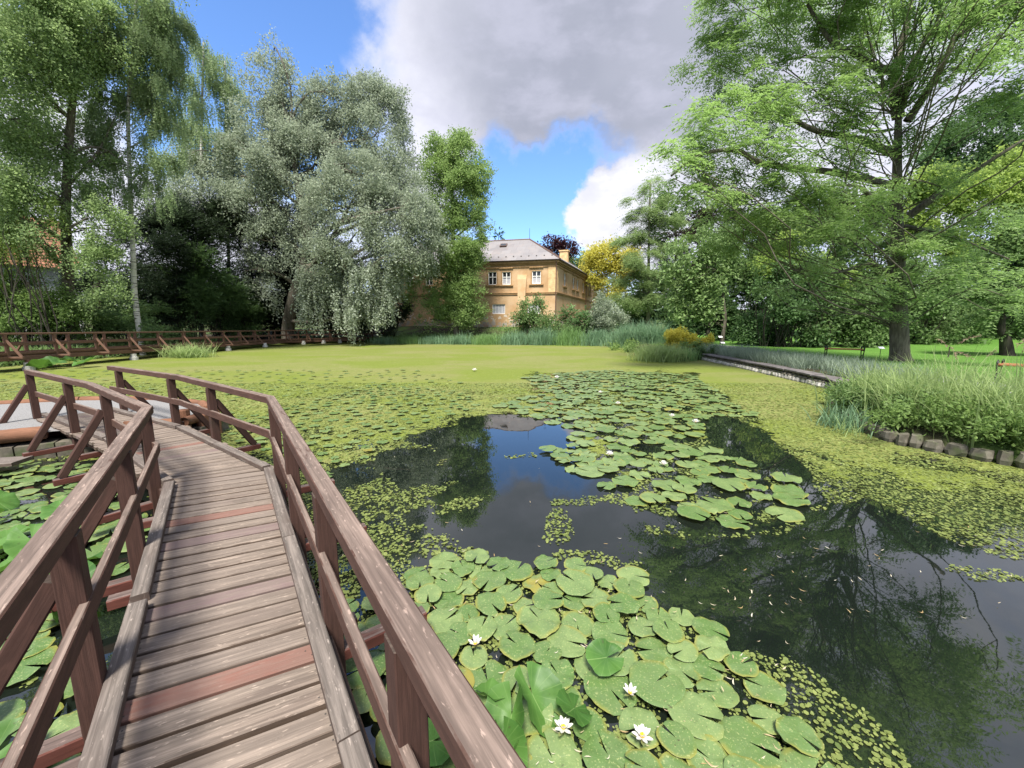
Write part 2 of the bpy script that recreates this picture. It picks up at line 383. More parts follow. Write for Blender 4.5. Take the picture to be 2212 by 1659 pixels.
# ------------------------------------------------------------------ near boardwalk
ZD = .40; ZR = 1.18
def wpt(p, z): return np.array((p[0], p[1], z))
def lerp(a, b, t): return a + (b - a) * t
LR = [(.35, -1.43), (-2.19, 1.97), (-3.46, 3.65), (-5.59, 5.14), (-8.21, 6.62)]      # left handrail, plan
RR = [(1.50, -1.52), (-.01, .58), (-2.60, 4.16), (-5.02, 5.89), (-7.40, 7.20)]      # right handrail, plan
bw = empty('boardwalk', (-2.6, 2.6, 0), 'weathered narrow plank boardwalk with maroon railings bending over the pond to the gravel island', 'boardwalk')
deck = MB(11)
def plank(a0, b0, a1, b1, z, th, tone):
    """solid plank between two lines a0-b0 and a1-b1"""
    a0, b0, a1, b1 = [np.array((p[0], p[1], 0.)) for p in (a0, b0, a1, b1)]
    r = deck.rng; off = r.random(2) * 60; L = np.linalg.norm(b0 - a0); wd_ = np.linalg.norm(a1 - a0)
    dz = r.normal(0, .0022); c = .004; e = r.normal(0, .006, 2)
    d = (b0 - a0) / L; a0 = a0 + d * e[0]; a1 = a1 + d * e[0]; b0 = b0 + d * e[1]; b1 = b1 + d * e[1]
    n = (a1 - a0) / wd_
    V = []; U = []
    for (s0, s1, tt) in ((a0, b0, 0), (a1, b1, 1)): pass
    prof = [(0, -th), (0, -c), (c, 0), (1 - 0, 0), (1, -c), (1, -th)]
    prof = [(0., -th), (0., -c), (c / wd_, 0.), (1 - c / wd_, 0.), (1., -c), (1., -th)]
    per = [0, th, th + .005, th + .005 + wd_, th + .01 + wd_, 2 * th + wd_]
    for k, (p, q) in enumerate(((a0, a1), (b0, b1))):
        for (f, zz), pe in zip(prof, per):
            x = p + (q - p) * f; V.append((x[0], x[1], z + dz + zz)); U.append((off[0] + k * L, off[1] + pe))
    F = [(i_, (i_ + 1) % 6, 6 + (i_ + 1) % 6, 6 + i_) for i_ in range(6)] + [(5, 4, 3, 2, 1, 0), (6, 7, 8, 9, 10, 11)]
    deck.add(V, F, np.array(U), tone)
def line_at(P, s):
    """point and direction at arc length s of a plan polyline"""
    P = [np.array(p, float) for p in P]
    for a, b in zip(P, P[1:]):
        L = np.linalg.norm(b - a)
        if s <= L or b is P[-1]: return a + (b - a) * s / L
        s -= L
gap = .021
segs = []
# straight run: planks lie askew at 25 degrees
dL = np.array(LR[2]) - np.array(LR[0]); dL /= np.linalg.norm(dL); dR = np.array(RR[2]) - np.array(RR[0]); dR /= np.linalg.norm(dR)
pdv = np.array((math.cos(R(25.5)), math.sin(R(25.5)))); pn = np.array((-pdv[1], pdv[0]))
def hit(o, d, q):     # intersection of line o+d*s with the plank line through q
    A = np.array([[d[0], -pdv[0]], [d[1], -pdv[1]]]); s_, _ = np.linalg.solve(A, q - o); return o + d * s_
oL = np.array(LR[2]) + pdv * .095; oR = np.array(RR[2]) - pdv * .095
s_ = 0; q0 = np.array((-3.50, 3.72)); redset = {3, 17, 37}
tones = np.random.default_rng(4).random(200) * .88
k = 0
while s_ < 6.6:
    wdp = .112 if k % 5 else .122
    qa = q0 - pn * (s_ + wdp); qb = q0 - pn * s_
    la, lb = hit(oL, dL, qa), hit(oL, dL, qb); ra, rb = hit(oR, dR, qa), hit(oR, dR, qb)
    ex = pdv * .05
    tn = tones[k]
    if k in (7, 21): tn = .96
    elif k in (10, 16): tn = .80
    elif tn > .73: tn -= .2
    plank(la - ex, ra + ex, lb - ex, rb + ex, ZD, .042, tn)
    s_ += wdp + gap; k += 1
# the bend and the last straight, fanned
def fan(a, b, c, d, n, k0):
    a, b, c, d = [np.array(p, float) for p in (a, b, c, d)]
    g_ = .019 / (np.linalg.norm(c - a) / n + 1e-6)
    for j in range(n):
        t0 = j / n; t1 = (j + 1 - g_ * .9) / n
        a0, b0, a1, b1 = lerp(a, c, t0), lerp(b, d, t0), lerp(a, c, t1), lerp(b, d, t1)
        e = (b0 - a0) / np.linalg.norm(b0 - a0) * .05
        tn = tones[k0 + j]; tn = .96 if k0 + j == 73 else (.80 if (k0 + j) % 13 == 4 else (tn - .2 if tn > .73 else tn))
        plank(a0 - e, b0 + e, a1 - e, b1 + e, ZD, .042, tn)
fan((-3.50, 3.74), (-2.66, 4.17), (-5.56, 5.10), (-5.05, 5.90), 22, 60)
fan((-5.56, 5.12), (-5.05, 5.92), (-8.02, 6.50), (-7.50, 7.22), 22, 90)
deck.build('deck', M['deck'], bw)
M['nail'] = plain_mat('nail_head', (.05, .045, .04), .6, .4, .3)
nb = MB(12); q_ = 0
for Vp in deck.V:            # two nails near each end of every plank
    Vp = np.asarray(Vp)
    for e_, o_ in ((2, 1.), (8, -1.)):
        a_, c_ = Vp[e_], Vp[e_ + 1]; d_ = (Vp[8] - Vp[2]); d_ = d_ / np.linalg.norm(d_) * o_
        for f_ in (.27, .73):
            p_ = a_ + (c_ - a_) * (f_ + nb.rng.normal(0, .05)) + d_ * (.085 + nb.rng.normal(0, .012)); r_ = .0042
            ring = [(p_[0] + r_ * math.cos(k6 * 1.0472), p_[1] + r_ * math.sin(k6 * 1.0472), p_[2] + .0009) for k6 in range(6)]; nb.add(ring, [(0, 1, 2, 3, 4, 5)])
tag(nb.build('nail_heads', M['nail'], bw), kind='stuff')
# joists under the deck
def poly_beam(name, pts, z, wd_, ht, mat, parent, seed, ext=0., split=None, tone=None):
    b = MB(seed); P = [wpt(p, z) for p in pts]
    for k_ in range(len(P) - 1):
        a, c = P[k_], P[k_ + 1]; d = (c - a) / np.linalg.norm(c - a)
        b.beam(a - d * (ext if k_ else 0), c + d * (ext if k_ < len(P) - 2 else 0), wd_, ht - .0015 * k_, tone=tone)
    return b.build(name, mat, parent)
def offset(P, q):
    """plan polyline moved sideways by q (positive: to the right of travel)"""
    P = [np.array(p, float) for p in P]; out = []
    for k_ in range(len(P)):
        ds = []
        if k_: ds.append((P[k_] - P[k_ - 1]) / np.linalg.norm(P[k_] - P[k_ - 1]))
        if k_ < len(P) - 1: ds.append((P[k_ + 1] - P[k_]) / np.linalg.norm(P[k_ + 1] - P[k_]))
        n_ = sum(np.array((d[1], -d[0])) for d in ds); n_ /= np.linalg.norm(n_); c = n_ @ np.array((ds[0][1], -ds[0][0]))
        out.append(P[k_] + n_ * q / c)
    return out
poly_beam('joist', offset(LR, .05), ZD - .034 - .062, .07, .12, M['post'], bw, 21)
poly_beam('joist', offset(RR, -.05), ZD - .034 - .062, .07, .12, M['post'], bw, 22)
# handrails: heavy square rails lying on the posts
def rail_parts(P, seed, z, wd_, ht, name, mat, cuts=()):
    b = MB(seed); Q = [np.array(p, float) for p in P]
    for k_ in range(len(Q) - 1):
        a, c = wpt(Q[k_], z), wpt(Q[k_ + 1], z); d = (c - a) / np.linalg.norm(c - a)
        for (f0, f1) in (cuts[k_] if k_ < len(cuts) and cuts[k_] else [(0, 1)]):
            p0, p1 = lerp(a, c, f0), lerp(a, c, f1)
            b.beam(p0 + d * (.003 if f0 else -.0), p1 + d * (-.003 if f1 < 1 else wd_ * .32 * (k_ < len(Q) - 2)), wd_, ht + .002 * ((k_ + 1) % 2), ch=.005)
    return b.build(name, mat, bw)
rail_parts(LR, 31, ZR, .082, .072, 'handrail', M['rail'])
rail_parts([RR[0], *RR[2:]], 32, ZR, .082, .072, 'handrail', M['rail'])
rail_parts(offset(LR, .032), 33, ZD + .40, .036, .088, 'middle_rail', M['rail'])
rail_parts(offset([RR[0], *RR[2:]], -.032), 34, ZD + .40, .036, .088, 'middle_rail', M['rail'])
def kerb(P, q, seed):
    Q = offset(P, q); b = MB(seed)
    for a, c in zip(Q, Q[1:]):
        a = wpt(a, ZD + .030); c = wpt(c, ZD + .030); L = np.linalg.norm(c - a); n_ = max(1, round(L / 1.7)); d = (c - a) / L
        for j in range(n_): b.beam(a + d * (L * j / n_ + .004 + .03 * (j == 0)), a + d * (L * (j + 1) / n_ - .004 - .03 * (j == n_ - 1)), .082, .052, ch=.005)
    b.build('kerb_board', M['kerb'], bw)
kerb(LR, .085, 41); kerb([RR[0], *RR[2:]], -.085, 42)
# posts with outward braces and cross beams
def post_at(P, side, u, v, seed, brace=True, label=None):
    """a post under the rail polyline P, at the plan point nearest the surveyed pixel of its head"""
    Q = [np.array(p, float) for p in P]; g_ = G(u, v, ZR)[:2]; best = None
    for a, c in zip(Q, Q[1:]):
        L2 = (c - a) @ (c - a); t_ = np.clip(((g_ - a) @ (c - a)) / L2, 0, 1); p = a + (c - a) * t_
        if best is None or np.linalg.norm(p - g_) < best[0]: best = (np.linalg.norm(p - g_), p, (c - a) / math.sqrt(L2))
    post_here(best[1], best[2], side, seed, brace)
def post_here(p, d, side, seed, brace=True):
    n_ = np.array((d[1], -d[0])) * side          # outward
    b = MB(seed); b.beam(wpt(p, -.9), wpt(p, ZR - .041), .088, .088, up=(d[0], d[1], 0), ch=.004); b.build('post', M['post'], bw)
    o = p + n_ * .47
    c = MB(seed + 300); c.beam(wpt(p - n_ * 1.1, ZD - .034 - .125 - .036), wpt(o + n_ * .05, ZD - .034 - .125 - .036), .085, .07); c.build('cross_beam', M['cross'], bw)
    if brace:
        e = MB(seed + 600); e.beam(wpt(p + n_ * .04, ZR - .22), wpt(o - n_ * .02, ZD - .15), .07, .075, up=(n_[0], n_[1], 0), ch=.008); e.build('brace', M['post'], bw)
RQ = [RR[0], *RR[2:]]
for k_, (u, v) in enumerate([(862, 1350), (690, 1050), (622, 930), (590, 872), (448, 832), (375, 812), (252, 797)]):
    post_at(RQ, 1, u, v, 100 + k_, k_ != 3)
for k_, (u, v) in enumerate([(118, 1140), (258, 965), (326, 880), (228, 846), (161, 820), (67, 803)]):
    post_at(LR, -1, u, v, 120 + k_, True)
post_here(np.array((1.0, -.83)), dR, 1, 140); post_here(np.array((-.45, -.36)), dL, -1, 141)

# ------------------------------------------------------------------ gravel island ringed with logs
isl = empty('gravel_island', (-8.6, 6.6, 0), 'round grey gravel island rimmed with orange brown logs where the boardwalk lands', 'island')
IP = [(-13.2, 4.0), (-10.0, 4.35), (-8.05, 5.05), (-7.0, 5.75), (-6.2, 6.1), (-5.45, 6.35), (-5.5, 7.1), (-6.3, 7.85), (-7.7, 8.3), (-9.2, 8.25), (-11.2, 7.5), (-13.4, 6.2)]
IC = np.mean(IP, axis=0)
b = MB(51); ctr = (IC[0], IC[1], .375)
for a, c in zip(IP, IP[1:] + IP[:1]): b.quad([(*a, .375), (*c, .375), ctr], tone=.2)
b.build('gravel_surface', M['gravel'], isl)
b = MB(52)
for a, c in zip(IP, IP[1:] + IP[:1]):
    a = np.array(a); c = np.array(c); L = np.linalg.norm(c - a); n_ = max(1, int(L / .38)); d = (c - a) / L; nn_ = np.array((d[1], -d[0]))
    for row in range(2):
        for j in range(n_):
            s0 = a + d * L * (j + .03 + .25 * row) / n_; s1 = a + d * L * (j + .95 + .25 * row) / n_; w_ = .12 + .06 * b.rng.random()
            z0 = -.35 + row * .3; P_ = [(s0 + nn_ * w_, z0), (s1 + nn_ * w_ * .9, z0), (s1 - nn_ * .2, z0), (s0 - nn_ * .2, z0)]
            V = [(p[0], p[1], z) for p, z in P_] + [(p[0] * .99 + IC[0] * .01, p[1] * .99 + IC[1] * .01, z + .27) for p, z in P_]
            b.add(V, [(3, 2, 1, 0), (4, 5, 6, 7), (0, 1, 5, 4), (1, 2, 6, 5), (2, 3, 7, 6), (3, 0, 4, 7)])
b.build('stone_footing', M['stone_dark'], isl)
rg = np.random.default_rng(3)
for k_, (a, c) in enumerate(zip(IP, IP[1:] + IP[:1])):
    if k_ in (3, ): continue
    b = MB(60 + k_); r_ = .10 if k_ < 3 else .075
    a3, c3 = wpt(a, .37), wpt(c, .37); d = (c3 - a3) / np.linalg.norm(c3 - a3)
    b.tube([lerp(a3 + d * .02, c3 - d * .02, q) for q in np.linspace(0, 1, 6)], r_ * (1 + .04 * rg.normal(size=6)), 12); b.build('edge_log', M['log'], isl, True)
for k_, (x, y, h, r_) in enumerate([(-5.55, 6.50, .55, .085), (-5.42, 6.72, .42, .10), (-5.38, 6.95, .52, .085), (-5.62, 7.18, .50, .10)]):
    b = MB(80 + k_); b.tube([(x, y, -.4), (x, y, h - .012), (x, y, h)], [r_, r_, r_ * .9], 12); b.build('log_stub', M['log'], isl)
bm_ = MB(90); bm_.beam((-11.8, 4.0, .17), (-6.55, 5.05, .17), .30, .05); bm_.build('edge_board', M['kerb'], isl)

# ------------------------------------------------------------------ far walkway along the left bank
ww = empty('lakeside_walkway', (-20.5, 22, 0), 'long red brown wooden walkway on white footings skirting the far left bank', 'walkway')
WP = [(-20.5, y, 1.60 - .0125 * (y - 12)) for y in (2, 8, 14.2)] + [(-20.5, 16 + 1.74 * k_, 1.57 - .0125 * (1.74 * k_ + 2)) for k_ in range(11)] + \
     [(-20.1, 35.3, 1.30), (-19.2, 37.1, 1.28), (-17.9, 38.9, 1.26), (-16.5, 40.4, 1.25), (-14.8, 41.9, 1.25), (-13.4, 43.2, 1.25)]
WP = [np.array(p) for p in WP]
def side_path(q):
    Q = offset([p[:2] for p in WP], q); return [np.array((*a, p[2])) for a, p in zip(Q, WP)]
front, back = side_path(0.), side_path(-1.35)
for nm, path in (('handrail', front), ('handrail', back)):
    b = MB(201)
    for a, c in zip(path, path[1:]): b.beam(a, c, .10, .07)
    b.build(nm, M['oldrail'], ww)
    b = MB(202)
    for a, c in zip(path, path[1:]): b.beam(a - (0, 0, .42), c - (0, 0, .42), .04, .11)
    b.build('middle_rail', M['oldrail'], ww)
    b = MB(203)
    for a, c in zip(path, path[1:]): b.beam(a - (0, 0, .80), c - (0, 0, .80), .07, .09)
    b.build('kerb_board', M['oldrail'], ww)
b = MB(204)
for a, c, a2, c2 in zip(front, front[1:], back, back[1:]):
    L = np.linalg.norm(c - a); n_ = max(1, int(L / .135))
    for j in range(n_):
        p0, p1 = lerp(a, c, (j + .5) / n_), lerp(a2, c2, (j + .5) / n_); b.beam(p0 - (0, 0, .865), p1 - (0, 0, .865), L / n_ * .9, .035)
b.build('deck', M['oldrail'], ww)
for path, sgn in ((front, 1), (back, -1)):
    b = MB(205 + sgn)
    for a, c in zip(path, path[1:]): b.beam(a - (0, 0, 1.0), c - (0, 0, 1.0), .09, .19)
    b.build('side_beam', M['oldrail'], ww)
pr = MB(210); pr.beam((0, 0, -.96), (0, 0, -.037), .10, .10, up=(0, 1, 0)); proto_post = None
for k_ in range(len(front)):
    a, b2 = front[k_], back[k_]; d = (front[min(k_ + 1, len(front) - 1)] - front[max(k_ - 1, 0)]); d /= np.linalg.norm(d); n_ = np.array((d[1], -d[0], 0))
    if k_ < 3: continue
    for p, sg in ((a, 1), (b2, -1)):
        b = MB(220 + k_); b.beam(p - (0, 0, 1.1), p - (0, 0, .037), .10, .10, up=(0, 1, 0)); b.build('post', M['oldrail'], ww)
        b = MB(260 + k_); b.beam(p - (0, 0, .22), p + n_ * sg * .55 - (0, 0, .93), .07, .07, up=n_); b.build('brace', M['oldrail'], ww)
    b = MB(300 + k_); b.beam(b2 - n_ * .62 - (0, 0, .955), a + n_ * .62 - (0, 0, .955), .085, .07); b.build('cross_beam', M['oldrail'], ww)
for (x, y) in [(-20.5, 16.6), (-20.5, 21.3), (-20.45, 28.4), (-20.4, 32.6), (-19.3, 36.6), (-18.2, 38.2), (-17.2, 39.5), (-20.5, 12)]:
    b = MB(330); b.tube([(x, y, -.6), (x, y, .16), (x, y, .17), (x, y, .34)], [.19, .19, .14, .13], 12, tone=.1); b.build('footing', M['concrete'], ww)
    b = MB(331); zt = 1.6 - .0125 * (min(y, 34) - 12) - 1.09; b.tube([(x, y, .34), (x, y, zt)], [.09, .09], 8, tone=.6); b.build('pile', M['oldrail'], ww)

# ------------------------------------------------------------------ floating plants
# cover map of the water in survey pixels (a coordinate change of the flat water surface): 1 closed carpet, 0 open water
CU, CV = np.meshgrid(np.arange(0, 2212, 4), np.arange(690, 1664, 4))
cm = np.full(CU.shape, .80)
cm[CV < 830] = 1.05
def dab(u, v, ru, rv, val, ang=0.):
    c, s = math.cos(R(ang)), math.sin(R(ang)); du, dv = CU - u, CV - v
    k = ((du * c + dv * s) / ru) ** 2 + ((-du * s + dv * c) / rv) ** 2 < 1; cm[k] = val
def setp(poly, val): cm[inpoly(CU, CV, poly)] = val
setp([(0, 800), (0, 870), (330, 830), (560, 880), (700, 830), (1000, 850), (1000, 800)], .93)
setp([(430, 860), (560, 880), (660, 860), (1000, 870), (1060, 900), (860, 960), (700, 1000), (600, 1000)], .68)
setp([(0, 995), (330, 990), (340, 1659), (0, 1659)], .14)
setp([(1130, 805), (1500, 800), (1640, 900), (1700, 980), (1780, 1080), (1690, 1150), (1480, 1150), (1380, 1130), (1310, 1060), (1190, 900)], .38)
setp([(1560, 820), (2212, 900), (2212, 1190), (2000, 1110), (1860, 1070), (1760, 1010), (1640, 900), (1500, 815)], 1.02)
setp([(1860, 1040), (2212, 1090), (2212, 1215), (2060, 1165), (1960, 1110)], .9)
setp([(700, 900), (880, 930), (1050, 1100), (900, 1235), (800, 1290), (700, 1150)], .60)
setp([(620, 1050), (760, 1120), (850, 1180), (900, 1260), (880, 1320), (760, 1330), (640, 1180)], .80)
setp([(730, 1300), (880, 1240), (940, 1320), (900, 1659), (700, 1659)], .42)
setp([(1045, 905), (1065, 888), (1200, 905), (1235, 905), (1290, 990), (1330, 1030), (1300, 1075), (1380, 1120), (1400, 1150), (1480, 1165), (1690, 1155), (1760, 1105),
      (1870, 1078), (2040, 1160), (2212, 1212), (2400, 1300), (2400, 1700), (1980, 1700), (1900, 1640), (1760, 1500), (1660, 1420), (1580, 1410), (1530, 1350), (1480, 1340), (1300, 1260),
      (1200, 1225), (1020, 1235), (960, 1215), (890, 1225), (885, 1180), (900, 1110), (1040, 1060), (1050, 1000)], -.3)
setp([(850, 920), (1045, 890), (1052, 1050), (1000, 1080), (930, 1085), (850, 1040), (800, 1000), (830, 950)], .08)
setp([(430, 860), (560, 880), (660, 860), (1000, 870), (1045, 895), (900, 930), (800, 985), (720, 1040), (640, 1040), (600, 1000)], .78)
for a in [(860, 960, 40, 10, .7), (930, 1000, 30, 7, .6), (800, 1040, 50, 14, .75), (960, 1045, 40, 9, .7, -15), (880, 1090, 60, 14, .75, -10), (1010, 1100, 34, 8, .6, -20), (830, 1130, 50, 30, .8), (760, 1180, 50, 40, .85), (870, 1240, 40, 20, .85), (1140, 1005, 30, 5, .6), (1180, 990, 40, 4, .6)]: dab(*a)
setp([(1500, 893), (1590, 902), (1700, 975), (1760, 1030), (1700, 1030), (1600, 985), (1530, 945)], -.2)
setp([(700, 1020), (770, 1000), (830, 1030), (720, 1060)], .0)
for a in [(1200, 1135, 32, 40, .8), (1290, 1207, 105, 17, .78, 6), (1235, 1085, 60, 9, .6), (1250, 980, 60, 8, .7), (1290, 1075, 45, 9, .7), (1120, 985, 40, 6, .75), (1110, 965, 30, 4, .7), (1025, 1208, 42, 30, .85),
          (945, 1180, 52, 30, .8), (1000, 1080, 55, 20, .75, -25), (950, 1120, 70, 22, .7, -20), (900, 1065, 60, 18, .7, -10), (840, 1190, 50, 40, .8), (780, 1110, 60, 45, .8),
          (1620, 1412, 34, 10, .75), (1760, 1490, 110, 26, .85, 38), (1840, 1560, 120, 34, .88, 38), (1900, 1640, 90, 40, .85, 35), (1690, 1420, 22, 9, .7, 30), (1850, 1245, 26, 5, .6), (2130, 1238, 95, 12, .8, 10),
          (2190, 1195, 60, 14, .8, 20), (1900, 1112, 45, 6, .5), (1430, 1150, 40, 12, .7), (1080, 1120, 12, 5, .5), (730, 1085, 40, 30, .8), (1330, 1460, 60, 40, .5), (1550, 1520, 70, 60, .62), (1130, 1290, 60, 60, .5)]:
    dab(*a)
for _ in range(2):       # soften the borders
    p = np.pad(cm, 1, mode='edge'); cm = (p[1:-1, 1:-1] * 2 + p[:-2, 1:-1] + p[2:, 1:-1] + p[1:-1, :-2] + p[1:-1, 2:]) / 6
def cover_at(x, y):
    u, v = proj(x, y, 0.)
    u = u + 26 * (vn.fbm(x * 1.7, y * 1.7, 3) - .5); v = v + 14 * (vn.fbm(x * 1.9 + 31, y * 1.9, 3) - .5)
    iu = np.clip((u / 4).astype(int), 0, CU.shape[1] - 1); iv = np.clip(((v - 690) / 4).astype(int), 0, CU.shape[0] - 1)
    c = cm[iv, iu]
    behind = (y < 1.05)
    return np.where(behind, .45, c)
on_water = lambda x, y: inpoly(x, y, POND) & ~inpoly(x, y, IP)
def thresh(x, y):        # ragged patchiness, about uniform in 0..1
    f = .45 * vn.fbm(x * 1.3, y * 1.3 + 7, 3) + .35 * vn.fbm(x * 4.2, y * 4.2, 3) + .2 * vn.fbm(x * 14, y * 14, 2)
    return np.clip((f - .27) / .46, 0, 1)
rg = np.random.default_rng(8)
def discs(P, r, tone, tilt, k=6, squash=.86, lift=0.):
    n = len(P); th = rg.random(n) * 6.283; nx_ = rg.normal(0, tilt, n); ny_ = rg.normal(0, tilt, n)
    a = np.arange(k) * 2 * math.pi / k
    X = np.cos(a)[None] * r[:, None]; Y = np.sin(a)[None] * r[:, None] * squash
    xr = X * np.cos(th)[:, None] - Y * np.sin(th)[:, None]; yr = X * np.sin(th)[:, None] + Y * np.cos(th)[:, None]
    z = nx_[:, None] * xr + ny_[:, None] * yr + P[:, 2:3]
    V = np.stack([P[:, :1] + xr, P[:, 1:2] + yr, z], -1).reshape(-1, 3)
    return V, np.arange(n * k).reshape(n, k), np.repeat(tone, k)
def floaters(x0, x1, y0, y1, dens, rad, tilt):
    n = int((x1 - x0) * (y1 - y0) * dens); x = rg.uniform(x0, x1, n); y = rg.uniform(y0, y1, n)
    u, v = proj(x, y, 0.); k = (u > -350) & (u < 2560) & on_water(x, y); x, y = x[k], y[k]
    k = thresh(x, y) < cover_at(x, y) + .0; x, y = x[k], y[k]
    r = rad * (.5 + rg.random(len(x)) ** 1.5 * 1.0); tone = np.clip(.25 + .5 * vn.fbm(x * 1.5 + 9, y * 1.5, 3) + rg.normal(0, .2, len(x)), 0, 1)
    return discs(np.stack([x, y, .006 + .004 * rg.random(len(x))], -1), r, tone, tilt, 5 if rad > .016 else 6)
frog = leaf_mat('duckweed_leaf', (.10, .145, .036), (.29, .335, .10), .15, rough=.5, spec=.35)
parts = [floaters(-3.6, 4.2, .4, 3.1, 2300, .0105, .18), floaters(-7.5, 7.5, 3.1, 5.2, 1400, .0135, .18), floaters(-12, 10, 5.2, 8.4, 760, .019, .22), floaters(-18, 10, 8.4, 13., 300, .030, .22)]
V = np.concatenate([p[0] for p in parts]); T = np.concatenate([p[2] for p in parts]); F = []; o_ = 0
for p in parts: F.append(p[1] + o_); o_ += len(p[0])
tag(mesh('duckweed', V, F, frog, None, {'tone': T}), 'thousands of tiny pale green leaves floating in ragged rafts on the dark pond', 'duckweed', kind='stuff')
# the closed carpet farther out
xs = np.arange(-23.4, 13, .26); ys = np.arange(3.6, 41.5, .26); X, Y = np.meshgrid(xs, ys); n = len(xs)
k = np.arange(n - 1)[None, :] + n * np.arange(len(ys) - 1)[:, None]; F = np.stack([k, k + 1, k + n + 1, k + n], -1).reshape(-1, 4)
cv_ = cover_at(X.ravel(), Y.ravel()); F = F[(cv_[F].max(1) > .05) & on_water(X.ravel()[F].mean(1), Y.ravel()[F].mean(1))]
m, t = material('duckweed_carpet'); P = geo(t).outputs['Position']; cov = attr(t, 'cover')
big = t.noise(P, 1.2, 4, .62, .4); fine = t.noise(P, 6.5, 4, .7); gr = t.noise(P, 24., 3, .7); hue = t.noise(t.scale(P, (.7, 1.2, 1)), .30, 5, .6, .6)
dist_ = t.new('ShaderNodeSeparateXYZ', {0: P}).outputs[1]
f = t.math('ADD', t.math('ADD', t.math('MULTIPLY', big, .46), t.math('MULTIPLY', fine, .36)), t.math('MULTIPLY', gr, .18))
f = t.ss(f, .36, .64)
al = t.ss(t.math('SUBTRACT', cov, f), -.02, .03)
c = t.mix(t.ss(hue, .38, .62), (.205, .255, .042), (.27, .27, .10))
c = t.mix(t.ss(gr, .3, .7, .0, 1.), t.mix(.5, c, (.13, .17, .03)), c)
c = t.mix(t.ss(fine, .5, .75, 0, .45), c, (.36, .38, .13))
c = t.mix(t.ss(t.math('ABSOLUTE', t.math('SUBTRACT', t.noise(t.scale(P, (.5, 1.1, 1)), 1.6, 6, .62, 1.2), .5)), .0, .035, .6, 0), c, (.17, .22, .04))
p_ = pbsdf(t, t.mix(.28, c, (0, 0, 0)), .75, .15, bump(t, t.math('ADD', gr, t.math('MULTIPLY', fine, 1.5)), .6, .03))
mxs = t.new('ShaderNodeMixShader', {0: al, 1: t.new('ShaderNodeBsdfTransparent').outputs[0], 2: p_}); finish(t, mxs.outputs[0])
fade = np.clip((Y.ravel() - 3.8) / 4., 0, 1) ** .6
covv = np.where(cv_ > .96, 1.1, cv_) * fade + (1 - fade) * (-.1)
tag(mesh('duckweed_carpet', np.stack([X.ravel(), Y.ravel(), np.full(X.size, .004)], -1), F, m, None, {'cover': covv}), 'yellow green carpet of duckweed closing the far half of the pond', 'duckweed', kind='stuff')

# water lily pads
m, t = material('lily_pad_green'); tone = attr(t, 'tone'); uv = t.new('ShaderNodeUVMap', uv_map='grain').outputs[0]; P = geo(t).outputs['Position']
oi = t.new('ShaderNodeObjectInfo').outputs['Random']; tn = t.math('FRACT', t.math('ADD', tone, oi))
xyz = t.new('ShaderNodeSeparateXYZ', {0: uv}); ux, uy = xyz.outputs[0], xyz.outputs[1]
ang = t.math('ARCTAN2', uy, ux); rr = t.math('SQRT', t.math('ADD', t.math('MULTIPLY', ux, ux), t.math('MULTIPLY', uy, uy)))
vein = t.math('ABSOLUTE', t.math('SINE', t.math('MULTIPLY', ang, 9.))); vein = t.math('MULTIPLY', t.ss(vein, .0, .16, 1., 0.), t.ss(rr, .1, .95, 1, .2))
c = t.mix(t.ss(tn, .1, .9), (.115, .21, .055), (.24, .33, .12))
c = t.mix(t.ss(t.noise(P, 9., 5, .65), .35, .65, 0, .75), c, (.155, .235, .085))
c = t.mix(t.math('MULTIPLY', vein, .35), c, (.26, .36, .14))
c = t.mix(t.math('MULTIPLY', t.ss(rr, .75, 1.02), t.ss(t.noise(P, 5., 3), .45, .6, 0, .7)), c, (.33, .30, .05))
c = t.mix(t.ss(t.noise(P, 95., 3, .6), .58, .66, 0, .7), c, (.42, .47, .19))       # scattered duckweed on the pad
c = t.mix(t.ss(t.noise(P, 40., 4, .7), .66, .70, 0, .75), c, (.07, .05, .03))        # nibbled brown spots
c = t.mix(t.math('MULTIPLY', t.math('GREATER_THAN', tn, .965), t.ss(t.noise(P, 7., 4), .4, .6)), c, (.32, .29, .06))
c = t.mix(geo(t).outputs['Backfacing'], c, (.16, .20, .08)); c = t.mix(.26, c, (0, 0, 0))
ps = pbsdf(t, c, .34, .5, bump(t, t.math('ADD', t.math('MULTIPLY', vein, .4), t.noise(P, 30., 3)), .35, .008))
tr = t.new('ShaderNodeBsdfTranslucent', {'Color': c})
finish(t, t.new('ShaderNodeMixShader', {0: .12, 1: ps, 2: tr.outputs[0]}).outputs[0]); M['pad'] = m
m, t = material('spatterdock_green'); P = geo(t).outputs['Position']
c = t.mix(t.ss(t.noise(P, 3.5, 4), .35, .65), (.035, .10, .018), (.085, .185, .036)); c = t.mix(t.ss(t.noise(P, 40., 3), .66, .7, 0, .6), c, (.05, .05, .02))
uvd = t.new('ShaderNodeSeparateXYZ', {0: t.new('ShaderNodeUVMap', uv_map='grain').outputs[0]}); vd = t.math('ABSOLUTE', t.math('SINE', t.math('MULTIPLY', t.math('ARCTAN2', uvd.outputs[1], uvd.outputs[0]), 7.)))
c = t.mix(t.ss(vd, 0., .14, .55, 0.), c, (.17, .28, .08)); c = t.mix(t.ss(t.math('ABSOLUTE', uvd.outputs[1]), 0., .03, .8, 0.), c, (.20, .30, .10))
ps = pbsdf(t, c, .5, .35, bump(t, t.noise(P, 14., 3), .3, .01)); tr = t.new('ShaderNodeBsdfTranslucent', {'Color': (.16, .34, .05, 1)})
finish(t, t.new('ShaderNodeMixShader', {0: .25, 1: ps, 2: tr.outputs[0]}).outputs[0]); M['dock'] = m
